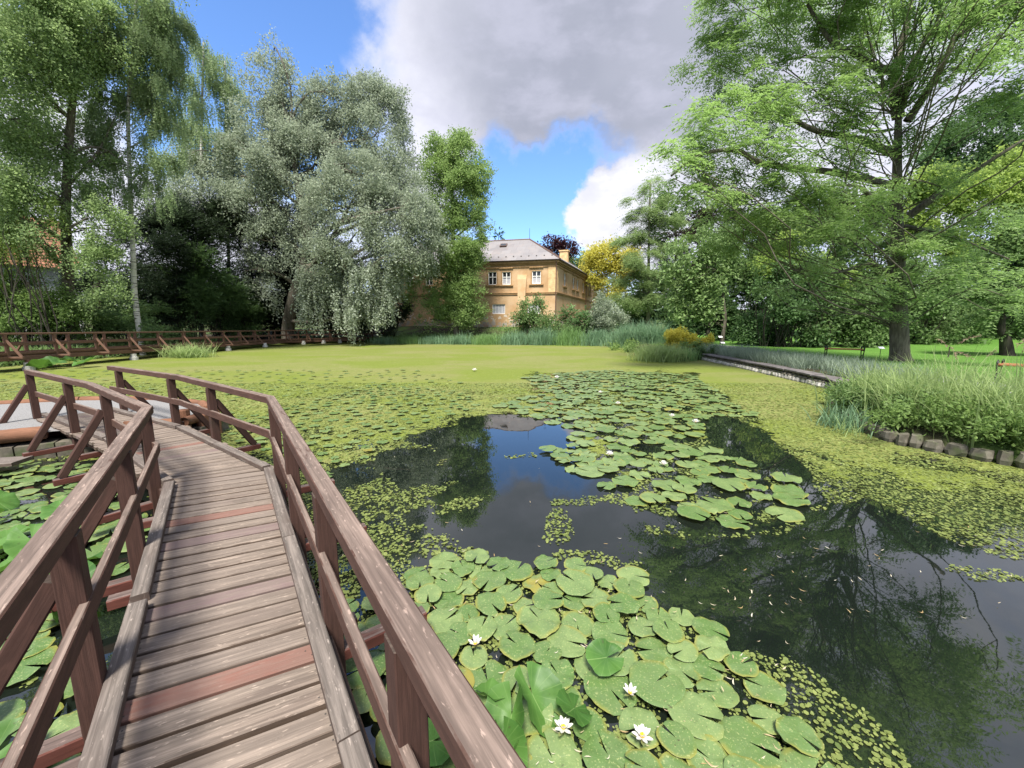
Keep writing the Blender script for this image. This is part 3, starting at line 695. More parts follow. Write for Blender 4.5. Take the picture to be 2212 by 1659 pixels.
def pad_arrays(seed, k=26, wave=.012, cup=0., fold=0., heart=False):
    """unit-diameter pad with the notch of a lily leaf; returns V (unit radius 1), quads+tris, uv"""
    r_ = np.random.default_rng(seed); rings = (.0, .45, .8, .97, 1.0)
    a0 = .13 if not heart else .22; th = np.linspace(a0, 2 * math.pi - a0, k)
    ph = r_.random(4) * 6.28
    V = [(0, 0, 0)]; edge = 1 + .025 * np.sin(3 * th + ph[0]) + .018 * np.sin(5 * th + ph[1]) + .008 * np.sin(13 * th + ph[2])
    if heart: edge *= 1 - .22 * np.cos(th) * .6 + .10 * np.cos(2 * th)
    else: edge *= 1 - .10 * np.exp(-((th - a0) / .22) ** 2) - .10 * np.exp(-((2 * math.pi - a0 - th) / .22) ** 2)
    for q in rings[1:]:
        for j in range(k):
            x, y = q * edge[j] * math.cos(th[j]), q * edge[j] * math.sin(th[j])
            z = wave * q * q * 2 * math.sin(4 * th[j] + ph[3]) + wave * q ** 3 * 1.2 * math.sin(9 * th[j] + ph[0]) + cup * q * q + fold * abs(y) ** 1.3 - (.012 if q == 1. else 0)
            V.append((x, y, z))
    F3 = [(0, 1 + j, 2 + j) for j in range(k - 1)]; F4 = []
    for q in range(len(rings) - 2):
        for j in range(k - 1): a = 1 + q * k + j; F4.append((a, a + k, a + k + 1, a + 1))
    V = np.array(V); return V, np.array(F3), np.array(F4), V[:, :2].copy()
PV = [pad_arrays(s, wave=w_) for s, w_ in ((1, .014), (2, .028), (3, .02), (4, .045), (5, .011), (6, .032))]
pad_me = []
def dup_mesh(name, va, mat):
    V, F3, F4, U = va; o = mesh(name, V, [F3, F4], mat, None, {'tone': np.zeros(len(V))}, U, True); me = o.data; bpy.data.objects.remove(o); return me
for j, va in enumerate(PV): pad_me.append(dup_mesh('lily_pad', va, M['pad']))
# where pads lie: rafts given as survey polygons on the water, spacing and radius in metres
RAFTS = [
 ('near', [(890, 1235), (960, 1210), (1170, 1222), (1380, 1250), (1400, 1310), (1530, 1345), (1570, 1400), (1640, 1470), (1710, 1560), (1760, 1690), (1300, 1750), (700, 1750), (740, 1320), (860, 1300)], .126, 1.42,
  'round green lily pad in the crowded raft nearest the boardwalk rail', 'lily pads of the near raft'),
 ('mid', [(1130, 815), (1300, 800), (1500, 812), (1590, 880), (1640, 900), (1520, 900), (1500, 960), (1620, 1000), (1700, 1030), (1760, 1085), (1700, 1130), (1560, 1130), (1490, 1120), (1380, 1110), (1360, 1085), (1290, 1050), (1180, 975), (1230, 930), (1150, 900), (1060, 880), (1180, 850)], .165, 1.22,
  'floating lily pad in the wide raft on the middle of the pond', 'lily pads of the middle raft'),
 ('left', [(430, 880), (560, 900), (700, 860), (820, 830), (1000, 850), (1040, 880), (900, 920), (800, 990), (700, 1040), (640, 1000), (520, 960)], .10, 3.0,
  'small lily pad among the duckweed beyond the far boardwalk rail', 'lily pads beyond the boardwalk'),
 ('under', [(-260, 1010), (0, 1000), (320, 1020), (300, 1180), (200, 1300), (150, 1700), (-260, 1700)], .115, 1.18,
  'dull green lily pad on the dark water left of the boardwalk', 'lily pads left of the boardwalk'),
 ('leftfar', [(0, 800), (60, 800), (560, 800), (900, 800), (1000, 830), (700, 850), (560, 870), (250, 860), (0, 850)], .10, 6.0,
  'small lily pad scattered in the yellow green carpet left of centre', 'lily pads scattered in the left carpet')]
pads = []
rg = np.random.default_rng(77)
for nm, poly, rad, sp, lab, grp in RAFTS:
    wp = [G(u, max(v, 760))[:2] for u, v in poly]; a = np.array(wp); got = []
    lo, hi = a.min(0), np.minimum(a.max(0), 30); gbuf = np.zeros((600, 3))
    for _ in range(60000):
        p = rg.uniform(lo, hi)
        if not inpoly(p[0], p[1], wp): continue
        r_ = rad * rg.uniform(.68, 1.18)
        if got:
            ga = gbuf[:len(got)]
            if (np.hypot(ga[:, 0] - p[0], ga[:, 1] - p[1]) < (ga[:, 2] + r_) * .5 * sp).any(): continue
        # keep clear of the deck
        if abs(np.cross(np.array(p) - (-.01, .58), (-.585, .811))) < .08 and p[1] < 4: continue
        gbuf[len(got)] = (p[0], p[1], r_); got.append((p[0], p[1], r_))
        if len(got) > (560 if nm == 'mid' else 230): break
    pads += [(x, y, r_, nm, lab, grp) for x, y, r_ in got]
def deck_inside(x, y):
    return inpoly(x, y, [tuple(p) for p in LR] + [tuple(p) for p in RR[::-1]])
pads = [p for p in pads if not deck_inside(np.array(p[0]), np.array(p[1])) and on_water(np.array(p[0]), np.array(p[1]))]
pads.sort(key=lambda p: math.hypot(p[0], p[1]))
restV, restF3, restF4, restT, restU, o_ = [], [], [], [], [], 0
for k_, (x, y, r_, nm, lab, grp) in enumerate(pads):
    z = .014 + .010 * (k_ % 5); tilt = rg.normal(0, .02 if nm != 'near' else .04, 2); rz = rg.random() * 6.283
    if k_ < 296:
        o = bpy.data.objects.new('lily_pad', pad_me[int(rg.integers(6))]); COL.objects.link(o)
        o.location = (x, y, z + (.01 if nm == 'near' else 0)); o.rotation_euler = (tilt[0], tilt[1], rz); o.scale = (r_, r_ * rg.uniform(.88, 1), r_ * 1.1)
        tag(o, lab, 'lily pad', grp)
    else:
        V, F3, F4, U = PV[int(rg.integers(6))]; c_, s_ = math.cos(rz), math.sin(rz)
        restV.append(np.stack([x + r_ * (V[:, 0] * c_ - V[:, 1] * s_), y + r_ * (V[:, 0] * s_ + V[:, 1] * c_), z + r_ * V[:, 2]], -1))
        restF3.append(F3 + o_); restF4.append(F4 + o_); restU.append(U); restT.append(np.full(len(V), rg.random())); o_ += len(V)
if restV:
    tag(mesh('lily_pad_raft', np.concatenate(restV), [np.concatenate(restF3), np.concatenate(restF4)], M['pad'], None, {'tone': np.concatenate(restT)}, np.concatenate(restU), True),
        'the farthest small lily pads merging into the carpet of duckweed', 'lily pads', kind='stuff')
LILIES = [(1027, 1392, 'the half open lily by the rail'), (1217, 1574, 'the yellow hearted lily on dark water'), (1387, 1592, 'the open lily on the big pad'), (1361, 1498, 'the cup shaped lily'),
          (1317, 982, 'the lily beside the blue reflection'), (1433, 1003, 'the middle lily of the far raft'), (1503, 912, 'the lily at the dark gap'), (1335, 872, 'the nearer of the paired far lilies'), (1203, 816, 'the lily at the raft tip'), (1025, 800, 'the lone lily in the carpet'),
          (950, 1240, 'the near raft corner by the rail'), (1500, 1350, 'the far right corner of the near raft'), (1690, 1560, 'the right rim of the near raft'), (1660, 1110, 'the nearest tip of the wide middle raft'), (1430, 1110, 'the left tip of the wide middle raft'),
          (140, 1480, 'the nearest left post foot'), (262, 1200, 'the second left post foot'), (60, 1020, 'the island footing'), (0, 1250, 'the left picture edge'), (850, 1560, 'the foot of the nearest right rail post'), (590, 1010, 'the right corner post of the boardwalk'), (450, 940, 'the post before the log stubs')]
LANDS = [(*G(u, v)[:2], t_) for u, v, t_ in LILIES]
ORD = 'first second third fourth fifth sixth seventh eighth ninth tenth eleventh twelfth thirteenth fourteenth fifteenth sixteenth seventeenth eighteenth nineteenth twentieth'.split() + ['twenty-%s' % q for q in 'first second third fourth fifth sixth seventh eighth ninth'.split()] + ['thirtieth'] + ['thirty-%s' % q for q in 'first second third fourth fifth sixth seventh eighth ninth'.split()] + ['fortieth'] * 9
def single_out(objs, what):
    """a label of its own for each of many look-alikes: how far and which way it lies from something one can find"""
    rank = {}
    rows = []
    for o in objs:
        x, y = o.location[0], o.location[1]; j = min(range(len(LANDS)), key=lambda q: math.dist((x, y), LANDS[q][:2])); dx, dy = x - LANDS[j][0], y - LANDS[j][1]
        way = ('beyond' if dy > 0 else 'in front of') if abs(dy) > abs(dx) else ('right of' if dx > 0 else 'left of'); rows.append((math.hypot(dx, dy), j, way, o))
    for d_, j, way, o in sorted(rows, key=lambda q: q[0]):
        k_ = rank.get((j, way), 0); rank[(j, way)] = k_ + 1
        o['label'] = '%s, %s %s %s' % (what, ORD[k_], way, LANDS[j][2])
single_out([o for o in bpy.data.objects if o.name.split('.')[0] == 'lily_pad'], 'round lily pad')
# leaves that stand out of the water
DK = [pad_arrays(s, wave=.05, cup=.10, fold=f_, heart=True) for s, f_ in ((11, .25), (12, .1), (13, .5), (14, .75))]
dk_me = [dup_mesh('leaf_blade', v, M['dock']) for v in DK]
def stemmed(x, y, z, r_, rot, k_, lab, grp=None, cat='water plant'):
    e = empty('spatterdock_leaf', (x, y, 0), lab, cat, grp)
    o = bpy.data.objects.new('leaf_blade', dk_me[k_]); COL.objects.link(o); o.parent = e; o.location = (0, 0, z); o.rotation_euler = rot; o.scale = (r_, r_ * .9, r_)
    b = MB(5); b.tube([(x + .04, y + .02, -.25), (x, y, z - .004)], [.006, .004], 6); st = b.build('stem', M['stem'], e)
M['stem'] = plain_mat('green_stem', (.09, .12, .04), .5)
rg = np.random.default_rng(21)
cnt = 0; got = []
wp = [G(u, v, .1)[:2] for u, v in [(-420, 1060), (130, 1055), (235, 1150), (215, 1300), (150, 1420), (110, 1700), (-500, 1700)]]
a = np.array(wp)
while cnt < 34:
    p = rg.uniform(a.min(0), a.max(0))
    if not inpoly(p[0], p[1], wp) or (got and min(math.dist(p, q) for q in got) < .17): continue
    got.append(p); cnt += 1
    stemmed(p[0], p[1], rg.uniform(.05, .16), rg.uniform(.13, .20), (rg.normal(0, .35), rg.normal(.1, .35), rg.random() * 6.28), int(rg.integers(2)), 'glossy dark green spatterdock leaf standing above the water left of the boardwalk', 'spatterdock leaves left of the boardwalk')
single_out([o for o in bpy.data.objects if o.name.split('.')[0] == 'spatterdock_leaf'], 'raised glossy leaf')
for (u, v, r_, rot, k_, lab) in [(1150, 1500, .15, (.2, -.65, 2.2), 2, 'large pale green leaf folded upright, taller of the pair by the rail'),
                                 (1105, 1545, .14, (-.3, -.7, 1.3), 3, 'folded upright leaf leaning against a taller one near the rail'),
                                 (1050, 1500, .11, (.4, .3, 2.6), 0, 'tilted dull green leaf just outside the handrail, above a folded pair'),
                                 (1240, 1530, .11, (.3, .5, 1.), 1, 'tilted leaf directly behind the white flower with open yellow heart'),
                                 (935, 1600, .15, (.15, .35, .5), 0, 'broad bright green leaf poking out under the handrail brace'),
                                 (1088, 1610, .11, (.0, -.8, 1.9), 3, 'small folded leaf split in two lobes against the handrail'),
                                 (1310, 1420, .11, (.5, .1, .3), 1, 'brown edged tilted leaf in the middle of the near raft')]:
    p = G(u, v, .09); stemmed(p[0], p[1], .09, r_, rot, k_, lab)
for (u, v, z) in [(120, 792, .25), (150, 788, .3), (90, 795, .2), (180, 790, .22), (70, 785, .25)]:
    p = G(u, v, .1); stemmed(p[0], p[1], z, .38, (rg.normal(0, .3), .3, rg.random() * 6), 0, 'big grey green leaf by the first white footing, ' + {120: 'lowest in front', 150: 'tallest', 90: 'left of the footing', 180: 'rightmost of the five', 70: 'leftmost of the five'}[u], 'leaves by the walkway footing')

# water lily blossoms
M['petal'] = leaf_mat('white_petal', (.80, .79, .76), (.88, .87, .86), .25, rough=.5); M['stamen'] = plain_mat('yellow_stamen', (.85, .52, .03), .6, .3, .2)
M['sepal'] = leaf_mat('green_sepal', (.20, .16, .07), (.22, .28, .10), .2)
def petal(n, L, Wd, el, seed, z0=.0, cup=.35):
    r_ = np.random.default_rng(seed); V = []; F = []; T = []
    for k_ in range(n):
        az = 2 * math.pi * (k_ + r_.normal(0, .07)) / n + seed; e = el + r_.normal(0, .07); o_ = len(V)
        for s_, wd_ in ((0, .25), (.3, .8), (.6, 1.), (.85, .6), (1., .04)):
            rr_ = L * (.06 + s_ * math.cos(e)) ; z = z0 + L * (s_ * math.sin(e) + cup * s_ * s_ * .5)
            for sd_ in (-1, 0, 1):
                q = sd_ * wd_ * Wd / 2; V.append((rr_ * math.cos(az) - q * math.sin(az), rr_ * math.sin(az) + q * math.cos(az), z + abs(sd_) * wd_ * Wd * .22)); T.append(s_)
        for j in range(4):
            for q in range(2): i_ = o_ + j * 3 + q; F.append((i_, i_ + 1, i_ + 4, i_ + 3))
    return np.array(V), np.array(F), np.array(T)
def flower(u, v, dia, lab, z=.05, el=.5):
    g_ = G(u, v, z); e = empty('water_lily', (g_[0], g_[1], 0), lab, 'water lily'); e.rotation_euler = (0, 0, 0)
    R_ = dia / 2
    for nm, n, L, Wd, el_, sd_, mt in (('petals', 7, R_, R_ * .42, el * .6, 1, 'petal'), ('inner_petals', 7, R_ * .86, R_ * .36, el + .45, 2, 'petal'), ('sepals', 4, R_ * .98, R_ * .40, el * .25, 3, 'sepal')):
        V, F, T = petal(n, L, Wd, el_, sd_ + int(u), z - (.006 if nm == 'sepals' else 0)); V[:, 0] += g_[0]; V[:, 1] += g_[1]; mesh(nm, V, F, M[mt], e, {'tone': T}, smooth=True)
    b = MB(3)
    for k_ in range(26):
        a_ = k_ * 2.4; q = R_ * .17 * math.sqrt(k_ / 26); b.tube([(g_[0] + q * math.cos(a_), g_[1] + q * math.sin(a_), z), (g_[0] + q * 1.5 * math.cos(a_), g_[1] + q * 1.5 * math.sin(a_), z + R_ * .34)], [R_ * .03, R_ * .035], 4)
    b.build('stamens', M['stamen'], e)
    b = MB(4); b.tube([(g_[0], g_[1], -.1), (g_[0], g_[1], z)], [.006, .006], 6); b.build('stem', M['stem'], e)
flower(1027, 1392, .095, 'white water lily flower half open beside a tilted pad near the handrail', .07, .9)
flower(1217, 1574, .095, 'fully open white water lily with a round yellow heart on dark water', .08, .5)
flower(1387, 1592, .098, 'fully open white water lily lying on a big pad, rightmost near bloom', .07, .5)
flower(1361, 1498, .085, 'cup shaped white water lily standing between two pads behind two open blooms', .06, 1.1)
flower(1317, 982, .12, 'small white water lily at the raft edge beside the blue sky reflection')
flower(1433, 1003, .12, 'small white water lily in the middle raft, nearer than the one by the blue reflection')
flower(1503, 912, .15, 'white water lily at the head of the dark gap right of the middle raft')
flower(1335, 872, .14, 'pair mate of white lilies far out in the middle raft, nearer one')
flower(1297, 848, .13, 'white lily far out in the middle raft, behind the paired bloom')
flower(1203, 816, .20, 'tiny white lily at the farthest tip of the middle raft')
flower(1025, 800, .22, 'tiny white lily alone in the yellow green carpet beyond open water')
flower(1452, 899, .13, 'tiny white lily at the right rim of the middle raft')
# fallen willow leaves and petals strewn on the water
n = 260; u = rg.uniform(500, 2212, n); v = rg.uniform(0, 1, n) ** .7 * 820 + 850
u[:95] = rg.uniform(950, 1720, 95); v[:95] = rg.uniform(1240, 1659, 95); v[95:] = 850 + (v[95:] - 850) * .6
Pw = np.array([G(a_, b_, .045 if (900 < a_ < 1760 and b_ > 1230) else .014) for a_, b_ in zip(u, v)]); Pw = Pw[on_water(Pw[:, 0], Pw[:, 1])]; n = len(Pw)
th = rg.random(n) * 6.28; L = rg.uniform(.028, .062, n) * .8; wd_ = L * .16; bnd = rg.normal(0, .25, n)
V = []
for s_, q in ((-1, .1), (-.4, 1), (.3, .9), (1, .05)):
    for sg in (-1, 1):
        x = s_ * L / 2; y = sg * q * wd_ / 2 + bnd * L * (s_ * s_) * .5
        V.append(np.stack([Pw[:, 0] + x * np.cos(th) - y * np.sin(th), Pw[:, 1] + x * np.sin(th) + y * np.cos(th), Pw[:, 2] + .004 + .006 * s_ * s_], -1))
V = np.stack(V, 1).reshape(-1, 3); i_ = np.arange(n)[:, None] * 8
F = np.concatenate([i_ + np.array([[a_, a_ + 1, a_ + 3, a_ + 2]]) for a_ in (0, 2, 4)])
fl = leaf_mat('fallen_leaf', (.42, .27, .09), (.72, .68, .55), .2)
tag(mesh('fallen_leaves', V, F, fl, None, {'tone': np.repeat(rg.random(n), 8)}), 'slender pale fallen leaves strewn over pads and dark water', 'fallen leaves', kind='stuff')

# ------------------------------------------------------------------ the yellow house
m, t = material('ochre_plaster'); P = geo(t).outputs['Position']
z_ = t.new('ShaderNodeSeparateXYZ', {0: P}).outputs[2]
n_a = t.noise(P, .55, 6, .62); n_b = t.noise(P, 2.6, 6, .6)
c = t.mix(t.ss(n_a, .35, .65), (.44, .275, .14), (.54, .375, .22))
c = t.mix(t.ss(t.noise(P, .9, 5, .6), .5, .75, 0, .45), c, (.56, .43, .29))
pe = t.math('ADD', n_b, t.ss(z_, 1.6, 4.2, .17, 0.)); c = t.mix(t.ss(pe, .665, .69), c, (.60, .53, .44))
c = t.mix(t.ss(t.math('ADD', n_b, t.ss(z_, 1.5, 3.2, .33, 0.)), .74, .80), c, (.36, .32, .27))
c = t.mix(t.ss(t.math('ADD', n_a, t.ss(z_, 1.5, 2.7, .3, 0.)), .80, .84, 0, .6), c, (.38, .20, .13))
finish(t, pbsdf(t, c, .92, .15, bump(t, n_b, .3, .03))); M['ochre'] = m
M['trim'] = plain_mat('ochre_trim', (.38, .235, .115), .9, .15, .2, 3.); M['trim2'] = plain_mat('pale_trim', (.62, .42, .22), .9, .15, .2, 3.)
M['frame'] = plain_mat('white_frame', (.78, .77, .73), .6, .3, .06)
m, t = material('window_pane'); finish(t, pbsdf(t, (.025, .028, .03), .08, .6)); M['pane'] = m
M['curtain'] = plain_mat('curtain', (.42, .42, .44), .9, .1, .2, 12.); M['zinc'] = plain_mat('brown_pipe', (.12, .07, .05), .5, .4)
m, t = material('sheet_roof'); P = geo(t).outputs['Position']; uv = t.new('ShaderNodeUVMap', uv_map='grain').outputs[0]
br = t.new('ShaderNodeTexBrick', {'Vector': uv, 'Color1': (.215, .205, .205, 1), 'Color2': (.165, .155, .157, 1), 'Mortar': (.17, .15, .15, 1), 'Scale': 1., 'Mortar Size': .018, 'Brick Width': 1.1, 'Row Height': 1.0})
c = t.mix(t.ss(t.noise(P, .8, 5, .6), .4, .7, 0, .5), br.outputs[0], (.26, .23, .215)); c = t.mix(t.ss(t.noise(P, 2.2, 5, .7), .55, .75, 0, .6), c, (.25, .17, .13))
finish(t, pbsdf(t, c, .6, .4, bump(t, br.outputs[1], -.4, .05))); M['roof'] = m
house = empty('manor_house', (5.1, 45, 1.5), 'ochre plastered old manor house with grey hipped roof across the pond', 'house')
HC = D(1202, 600, 45)[:2]; fd = np.array((-.974, .225)); sdv = np.array((.37, .929))
ZB, ZS, ZE = .6, D(1202, 633, 45)[2], D(1202, 563, 45)[2]
def fr(o, d, s_, q, z):      # point on a wall frame: along s_, out q (towards the pond side), height z
    n_ = np.array((d[1], -d[0])); n_ = n_ if n_ @ (-np.array(HC)) > 0 else -n_
    p = np.array(o) + d * s_ + n_ * q; return (p[0], p[1], z)
class Wall:
    def __init__(s, o, d, L, out): s.o = np.array(o); s.d = d; s.L = L; s.n = np.array(out)
    def p(s, a, q, z): r = s.o + s.d * a + s.n * q; return (r[0], r[1], z)
    def slab(s, b, a0, a1, z0, z1, q0, q1, tone=None):
        V = [s.p(a, q, z) for z in (z0, z1) for (a, q) in ((a0, q0), (a1, q0), (a1, q1), (a0, q1))]
        b.add(V, [(3, 2, 1, 0), (4, 5, 6, 7), (0, 1, 5, 4), (1, 2, 6, 5), (2, 3, 7, 6), (3, 0, 4, 7)], np.array([(v[0] + v[1], v[2]) for v in V]), tone)
    def holes(s, b, wins, th=.35):
        """wall of real thickness with rectangular openings"""
        xs = sorted({0, s.L, *[w_[0] for w_ in wins], *[w_[1] for w_ in wins]}); zs = sorted({ZB, ZE, *[w_[2] for w_ in wins], *[w_[3] for w_ in wins]})
        for i_ in range(len(xs) - 1):
            run = None
            for j in range(len(zs) - 1):
                cx, cz = (xs[i_] + xs[i_ + 1]) / 2, (zs[j] + zs[j + 1]) / 2
                o_ = any(w_[0] < cx < w_[1] and w_[2] < cz < w_[3] for w_ in wins)
                if not o_: run = (run[0] if run else zs[j], zs[j + 1])
                if (o_ or j == len(zs) - 2) and run: s.slab(b, xs[i_], xs[i_ + 1], run[0], run[1], -th, 0, .3); run = None
FW = Wall(HC, fd, 20.5, (-fd[1] * -1 * -1, 0)); FW.n = np.array((-.225, -.974)); SW = Wall(HC, sdv, 28., (0, 0)); SW.n = np.array((.929, -.37))
def au(wall, u, Yg=46):      # wall coordinate of the survey column u
    tn = (u - W0 / 2) / F0 * 1.0
    # camera depth grows a little with height; use the mid height
    lo, hi = -1., 40.
    for _ in range(50):
        m_ = (lo + hi) / 2; p = wall.p(m_, 0, 5.5); uu = proj(p[0], p[1], p[2])[0]
        if (uu > u) == (wall is FW): lo = m_
        else: hi = m_
    return m_
def zat(wall, a, v):
    p = wall.p(a, 0, 0); return D(0, v, p[1])[2]
fwin = []
for (u0, u1, v0, v1) in [(1055, 1073, 587, 615), (1085, 1103, 587, 615), (1149, 1168, 585, 613), (987, 1004, 588, 616), (920, 936, 589, 616), (878, 894, 590, 616)]:
    a1, a0 = au(FW, u0), au(FW, u1); fwin.append((a0, a1, zat(FW, a0, v1), zat(FW, a0, v0), 'upper'))
for (u0, u1, v0, v1) in [(1063, 1091, 657, 678), (1140, 1168, 657, 678), (936, 950, 655, 672), (868, 880, 651, 676), (1000, 1018, 656, 676)]:
    a1, a0 = au(FW, u0), au(FW, u1); fwin.append((a0, a1, zat(FW, a0, v1), zat(FW, a0, v0), 'lower' if u0 > 1050 else 'upper'))
swin = []
for (u0, u1) in [(1216.5, 1222.5), (1236, 1240.5), (1244.5, 1249), (1257.5, 1261.5), (1271, 1275.5), (1281.5, 1285.5)]:
    a0, a1 = au(SW, u0), au(SW, u1); a0, a1 = (a0 + a1) / 2 - .55, (a0 + a1) / 2 + .55; swin.append((a0, a1, fwin[0][2], fwin[0][3], 'upper'))
for wall, wins in ((FW, fwin), (SW, swin)):
    b = MB(400); wall.holes(b, wins)
    b.build('wall', M['ochre'], house)
    b = MB(401); e = .001 if wall is SW else 0
    wall.slab(b, -.10, wall.L, ZS - .10, ZS + .05, .002, .10 + e); wall.slab(b, -.14, wall.L, ZS + .05, ZS + .11, .002, .15 + e)
    wall.slab(b, -.12, wall.L, ZE - .62, ZE - .50, .002, .09 + e); wall.slab(b, -.18, wall.L, ZE - .34, ZE - .18, .002, .16 + e); wall.slab(b, -.30, wall.L, ZE - .18, ZE + .02, .002, .32 + e)
    b.build('cornice', M['trim'], house)
    for (a0, a1, z0, z1, kd) in wins:
        b = MB(402); f_ = .075
        for r_ in ((a0, a0 + f_, z0, z1), (a1 - f_, a1, z0, z1), (a0 + f_, a1 - f_, z0, z0 + f_), (a0 + f_, a1 - f_, z1 - f_, z1)): wall.slab(b, *r_, -.14, -.08)
        if kd == 'upper':
            mid = (a0 + a1) / 2; zt = z0 + (z1 - z0) * .6; wall.slab(b, mid - .045, mid + .045, z0 + f_, z1 - f_, -.138, -.075); wall.slab(b, a0 + f_, a1 - f_, zt - .04, zt + .04, -.136, -.072)
        else:
            for q in range(1, 4): aa = a0 + (a1 - a0) * q / 4; wall.slab(b, aa - .02, aa + .02, z0 + f_, z1 - f_, -.138, -.10)
        wn = b.build('window', M['frame'], house)
        b = MB(403); wall.slab(b, a0 + .01, a1 - .01, z0 + .01, z1 - .01, -.20, -.15); b.build('pane', M['pane'], wn)
        if kd == 'lower' or (wall is FW and a0 < 6.8 and a0 > 0 and kd == 'upper' and z1 > ZS):
            b = MB(404); zt = z0 + (z1 - z0) * (.62 if kd == 'upper' else .93); n_ = 14
            for q in range(n_): x0 = a0 + .08 + (a1 - a0 - .16) * q / n_; x1 = a0 + .08 + (a1 - a0 - .16) * (q + 1) / n_; wall.slab(b, x0, x1, z0 + .08, zt, -.148, -.144 + .008 * (q % 2))
            b.build('curtain', M['curtain'], wn)
        if kd == 'upper' and z1 > ZS:
            b = MB(405); wall.slab(b, a0 - .32, a1 + .32, z0 - .14, z0 - .01, .002, .16); wall.slab(b, a0 - .25, a1 + .25, z0 - .25, z0 - .14, .002, .09)
            b.build('window_sill', M['trim'], wn)
            b = MB(406); wall.slab(b, a0 - .30, a1 + .30, z1 + .36, z1 + .48, .002, .16); wall.slab(b, a0 - .22, a1 + .22, z1 + .28, z1 + .36, .002, .08)
            wall.slab(b, a0 - .14, a0 - .01, z0, z1 + .08, .002, .05); wall.slab(b, a1 + .01, a1 + .14, z0, z1 + .08, .002, .05)
            b.build('lintel', M['trim'], wn)
# leaning buttress, corner pilasters, downpipe
b = MB(410); a0, a1 = au(FW, 1118), au(FW, 1138)
zt = zat(FW, a0, 594); P_ = []
for z, q, ex in ((ZB, .95, .22), (zt - .5, .22, .03), (zt, .06, 0)): P_.append([FW.p(a1 - ex * -1 - ex * 2 if False else a1 - ex * 0 - ex, .0, z), FW.p(a0 + ex, .0, z), FW.p(a0 + ex, q, z), FW.p(a1 - ex, q, z)])
P_ = [[FW.p(a1 + e2, .0, z), FW.p(a1 + e2, q, z), FW.p(a0 - e2, q, z), FW.p(a0 - e2, .0, z)] if False else [FW.p(a0 - e2, .0, z), FW.p(a0 - e2, q, z), FW.p(a1 + e2, q, z), FW.p(a1 + e2, .0, z)] for z, q, e2 in ((ZB, .95, .30), (zt - .5, .22, .02), (zt, .05, 0))]
V = sum(P_, []); F = [(k_ * 4 + j, k_ * 4 + (j + 1) % 4, k_ * 4 + 4 + (j + 1) % 4, k_ * 4 + 4 + j) for k_ in range(2) for j in range(4)] + [(8, 9, 10, 11)]
b.add(V, F); b.build('buttress', M['ochre'], house)
b = MB(411); FW.slab(b, .05, .9, ZS + .12, ZE - .63, .002, .05); b.build('corner_pilaster', M['trim2'], house)
b = MB(412); SW.slab(b, .12, .9, ZS + .12, ZE - .63, .002, .05); b.build('corner_pilaster', M['trim2'], house)
b = MB(413); b.tube([FW.p(.02, .30, ZE - .1), FW.p(.02, .13, ZE - .7), FW.p(.02, .13, ZB)], [.06, .06, .06], 8); b.build('downpipe', M['zinc'], house)
aa = au(SW, 1264); b = MB(414); b.tube([SW.p(aa, .30, ZE - .1), SW.p(aa, .12, ZE - .7), SW.p(aa, .12, ZB)], [.06, .06, .06], 8); b.build('downpipe', M['zinc'], house)
b = MB(415); FW.slab(b, -.34, FW.L, ZE + .022, ZE + .14, .30, .46); SW.slab(b, -.30, SW.L, ZE + .022, ZE + .139, .30, .46); b.build('gutter', M['zinc'], house)
# hipped roof, L shaped
n0 = np.array(HC) + FW.n * .45 + SW.n * .45
r0 = np.array(D(1144, 517, 50.6)); ZRD = r0[2]; r0 = r0[:2]
def rp(p, z): return (p[0], p[1], z)
fe = n0 + fd * (FW.L + .4); se = n0 + sdv * (SW.L + .5); rw = r0 + fd * 15.; rs = r0 + sdv * 24.5
bk1 = fe - FW.n * 10.8; inn = np.array(HC) - FW.n * 10.2 - SW.n * 10.2; bk2 = se - SW.n * 10.9
b = MB(420); zE = ZE + .12
def roofquad(P, e0, e1):
    P = [np.array(p) for p in P]; d = np.array(e1) - np.array(e0); d = d / np.linalg.norm(d); o = np.array(e0)
    nn_ = np.cross(d, P[2] - P[1]); up = np.cross(nn_, d); up /= np.linalg.norm(up); up = up if up[2] > 0 else -up
    uv = np.array([((p - o) @ d, (p - o) @ up) for p in P]); b.add(P, [tuple(range(len(P)))], uv, .3)
roofquad([rp(n0, zE), rp(fe, zE), rp(rw, ZRD), rp(r0, ZRD)], rp(n0, zE), rp(fe, zE))
roofquad([rp(se, zE), rp(n0, zE), rp(r0, ZRD), rp(rs, ZRD)], rp(se, zE), rp(n0, zE))
roofquad([rp(fe, zE), rp(bk1, zE), rp(rw, ZRD)], rp(fe, zE), rp(bk1, zE)); roofquad([rp(bk2, zE), rp(se, zE), rp(rs, ZRD)], rp(bk2, zE), rp(se, zE))
roofquad([rp(bk1, zE), rp(inn, zE), rp(r0, ZRD), rp(rw, ZRD)], rp(bk1, zE), rp(inn, zE)); roofquad([rp(inn, zE), rp(bk2, zE), rp(rs, ZRD), rp(r0, ZRD)], rp(inn, zE), rp(bk2, zE))
b.add([rp(n0, zE - .005), rp(fe, zE - .005), rp(bk1, zE - .005), rp(inn, zE - .005), rp(bk2, zE - .005), rp(se, zE - .005)], [(0, 1, 2, 3), (0, 3, 4, 5)])
roof = b.build('roof', M['roof'], house)
b = MB(421)
for A_, B_ in ((rw, r0), (r0, rs)): b.tube([rp(A_, ZRD + .02), rp(B_, ZRD + .02)], [.09, .09], 6)
b.tube([rp(n0, zE + .02), rp(r0, ZRD + .02)], [.08, .08], 6); b.build('ridge_cap', M['trim'] if False else M['zinc'], roof)
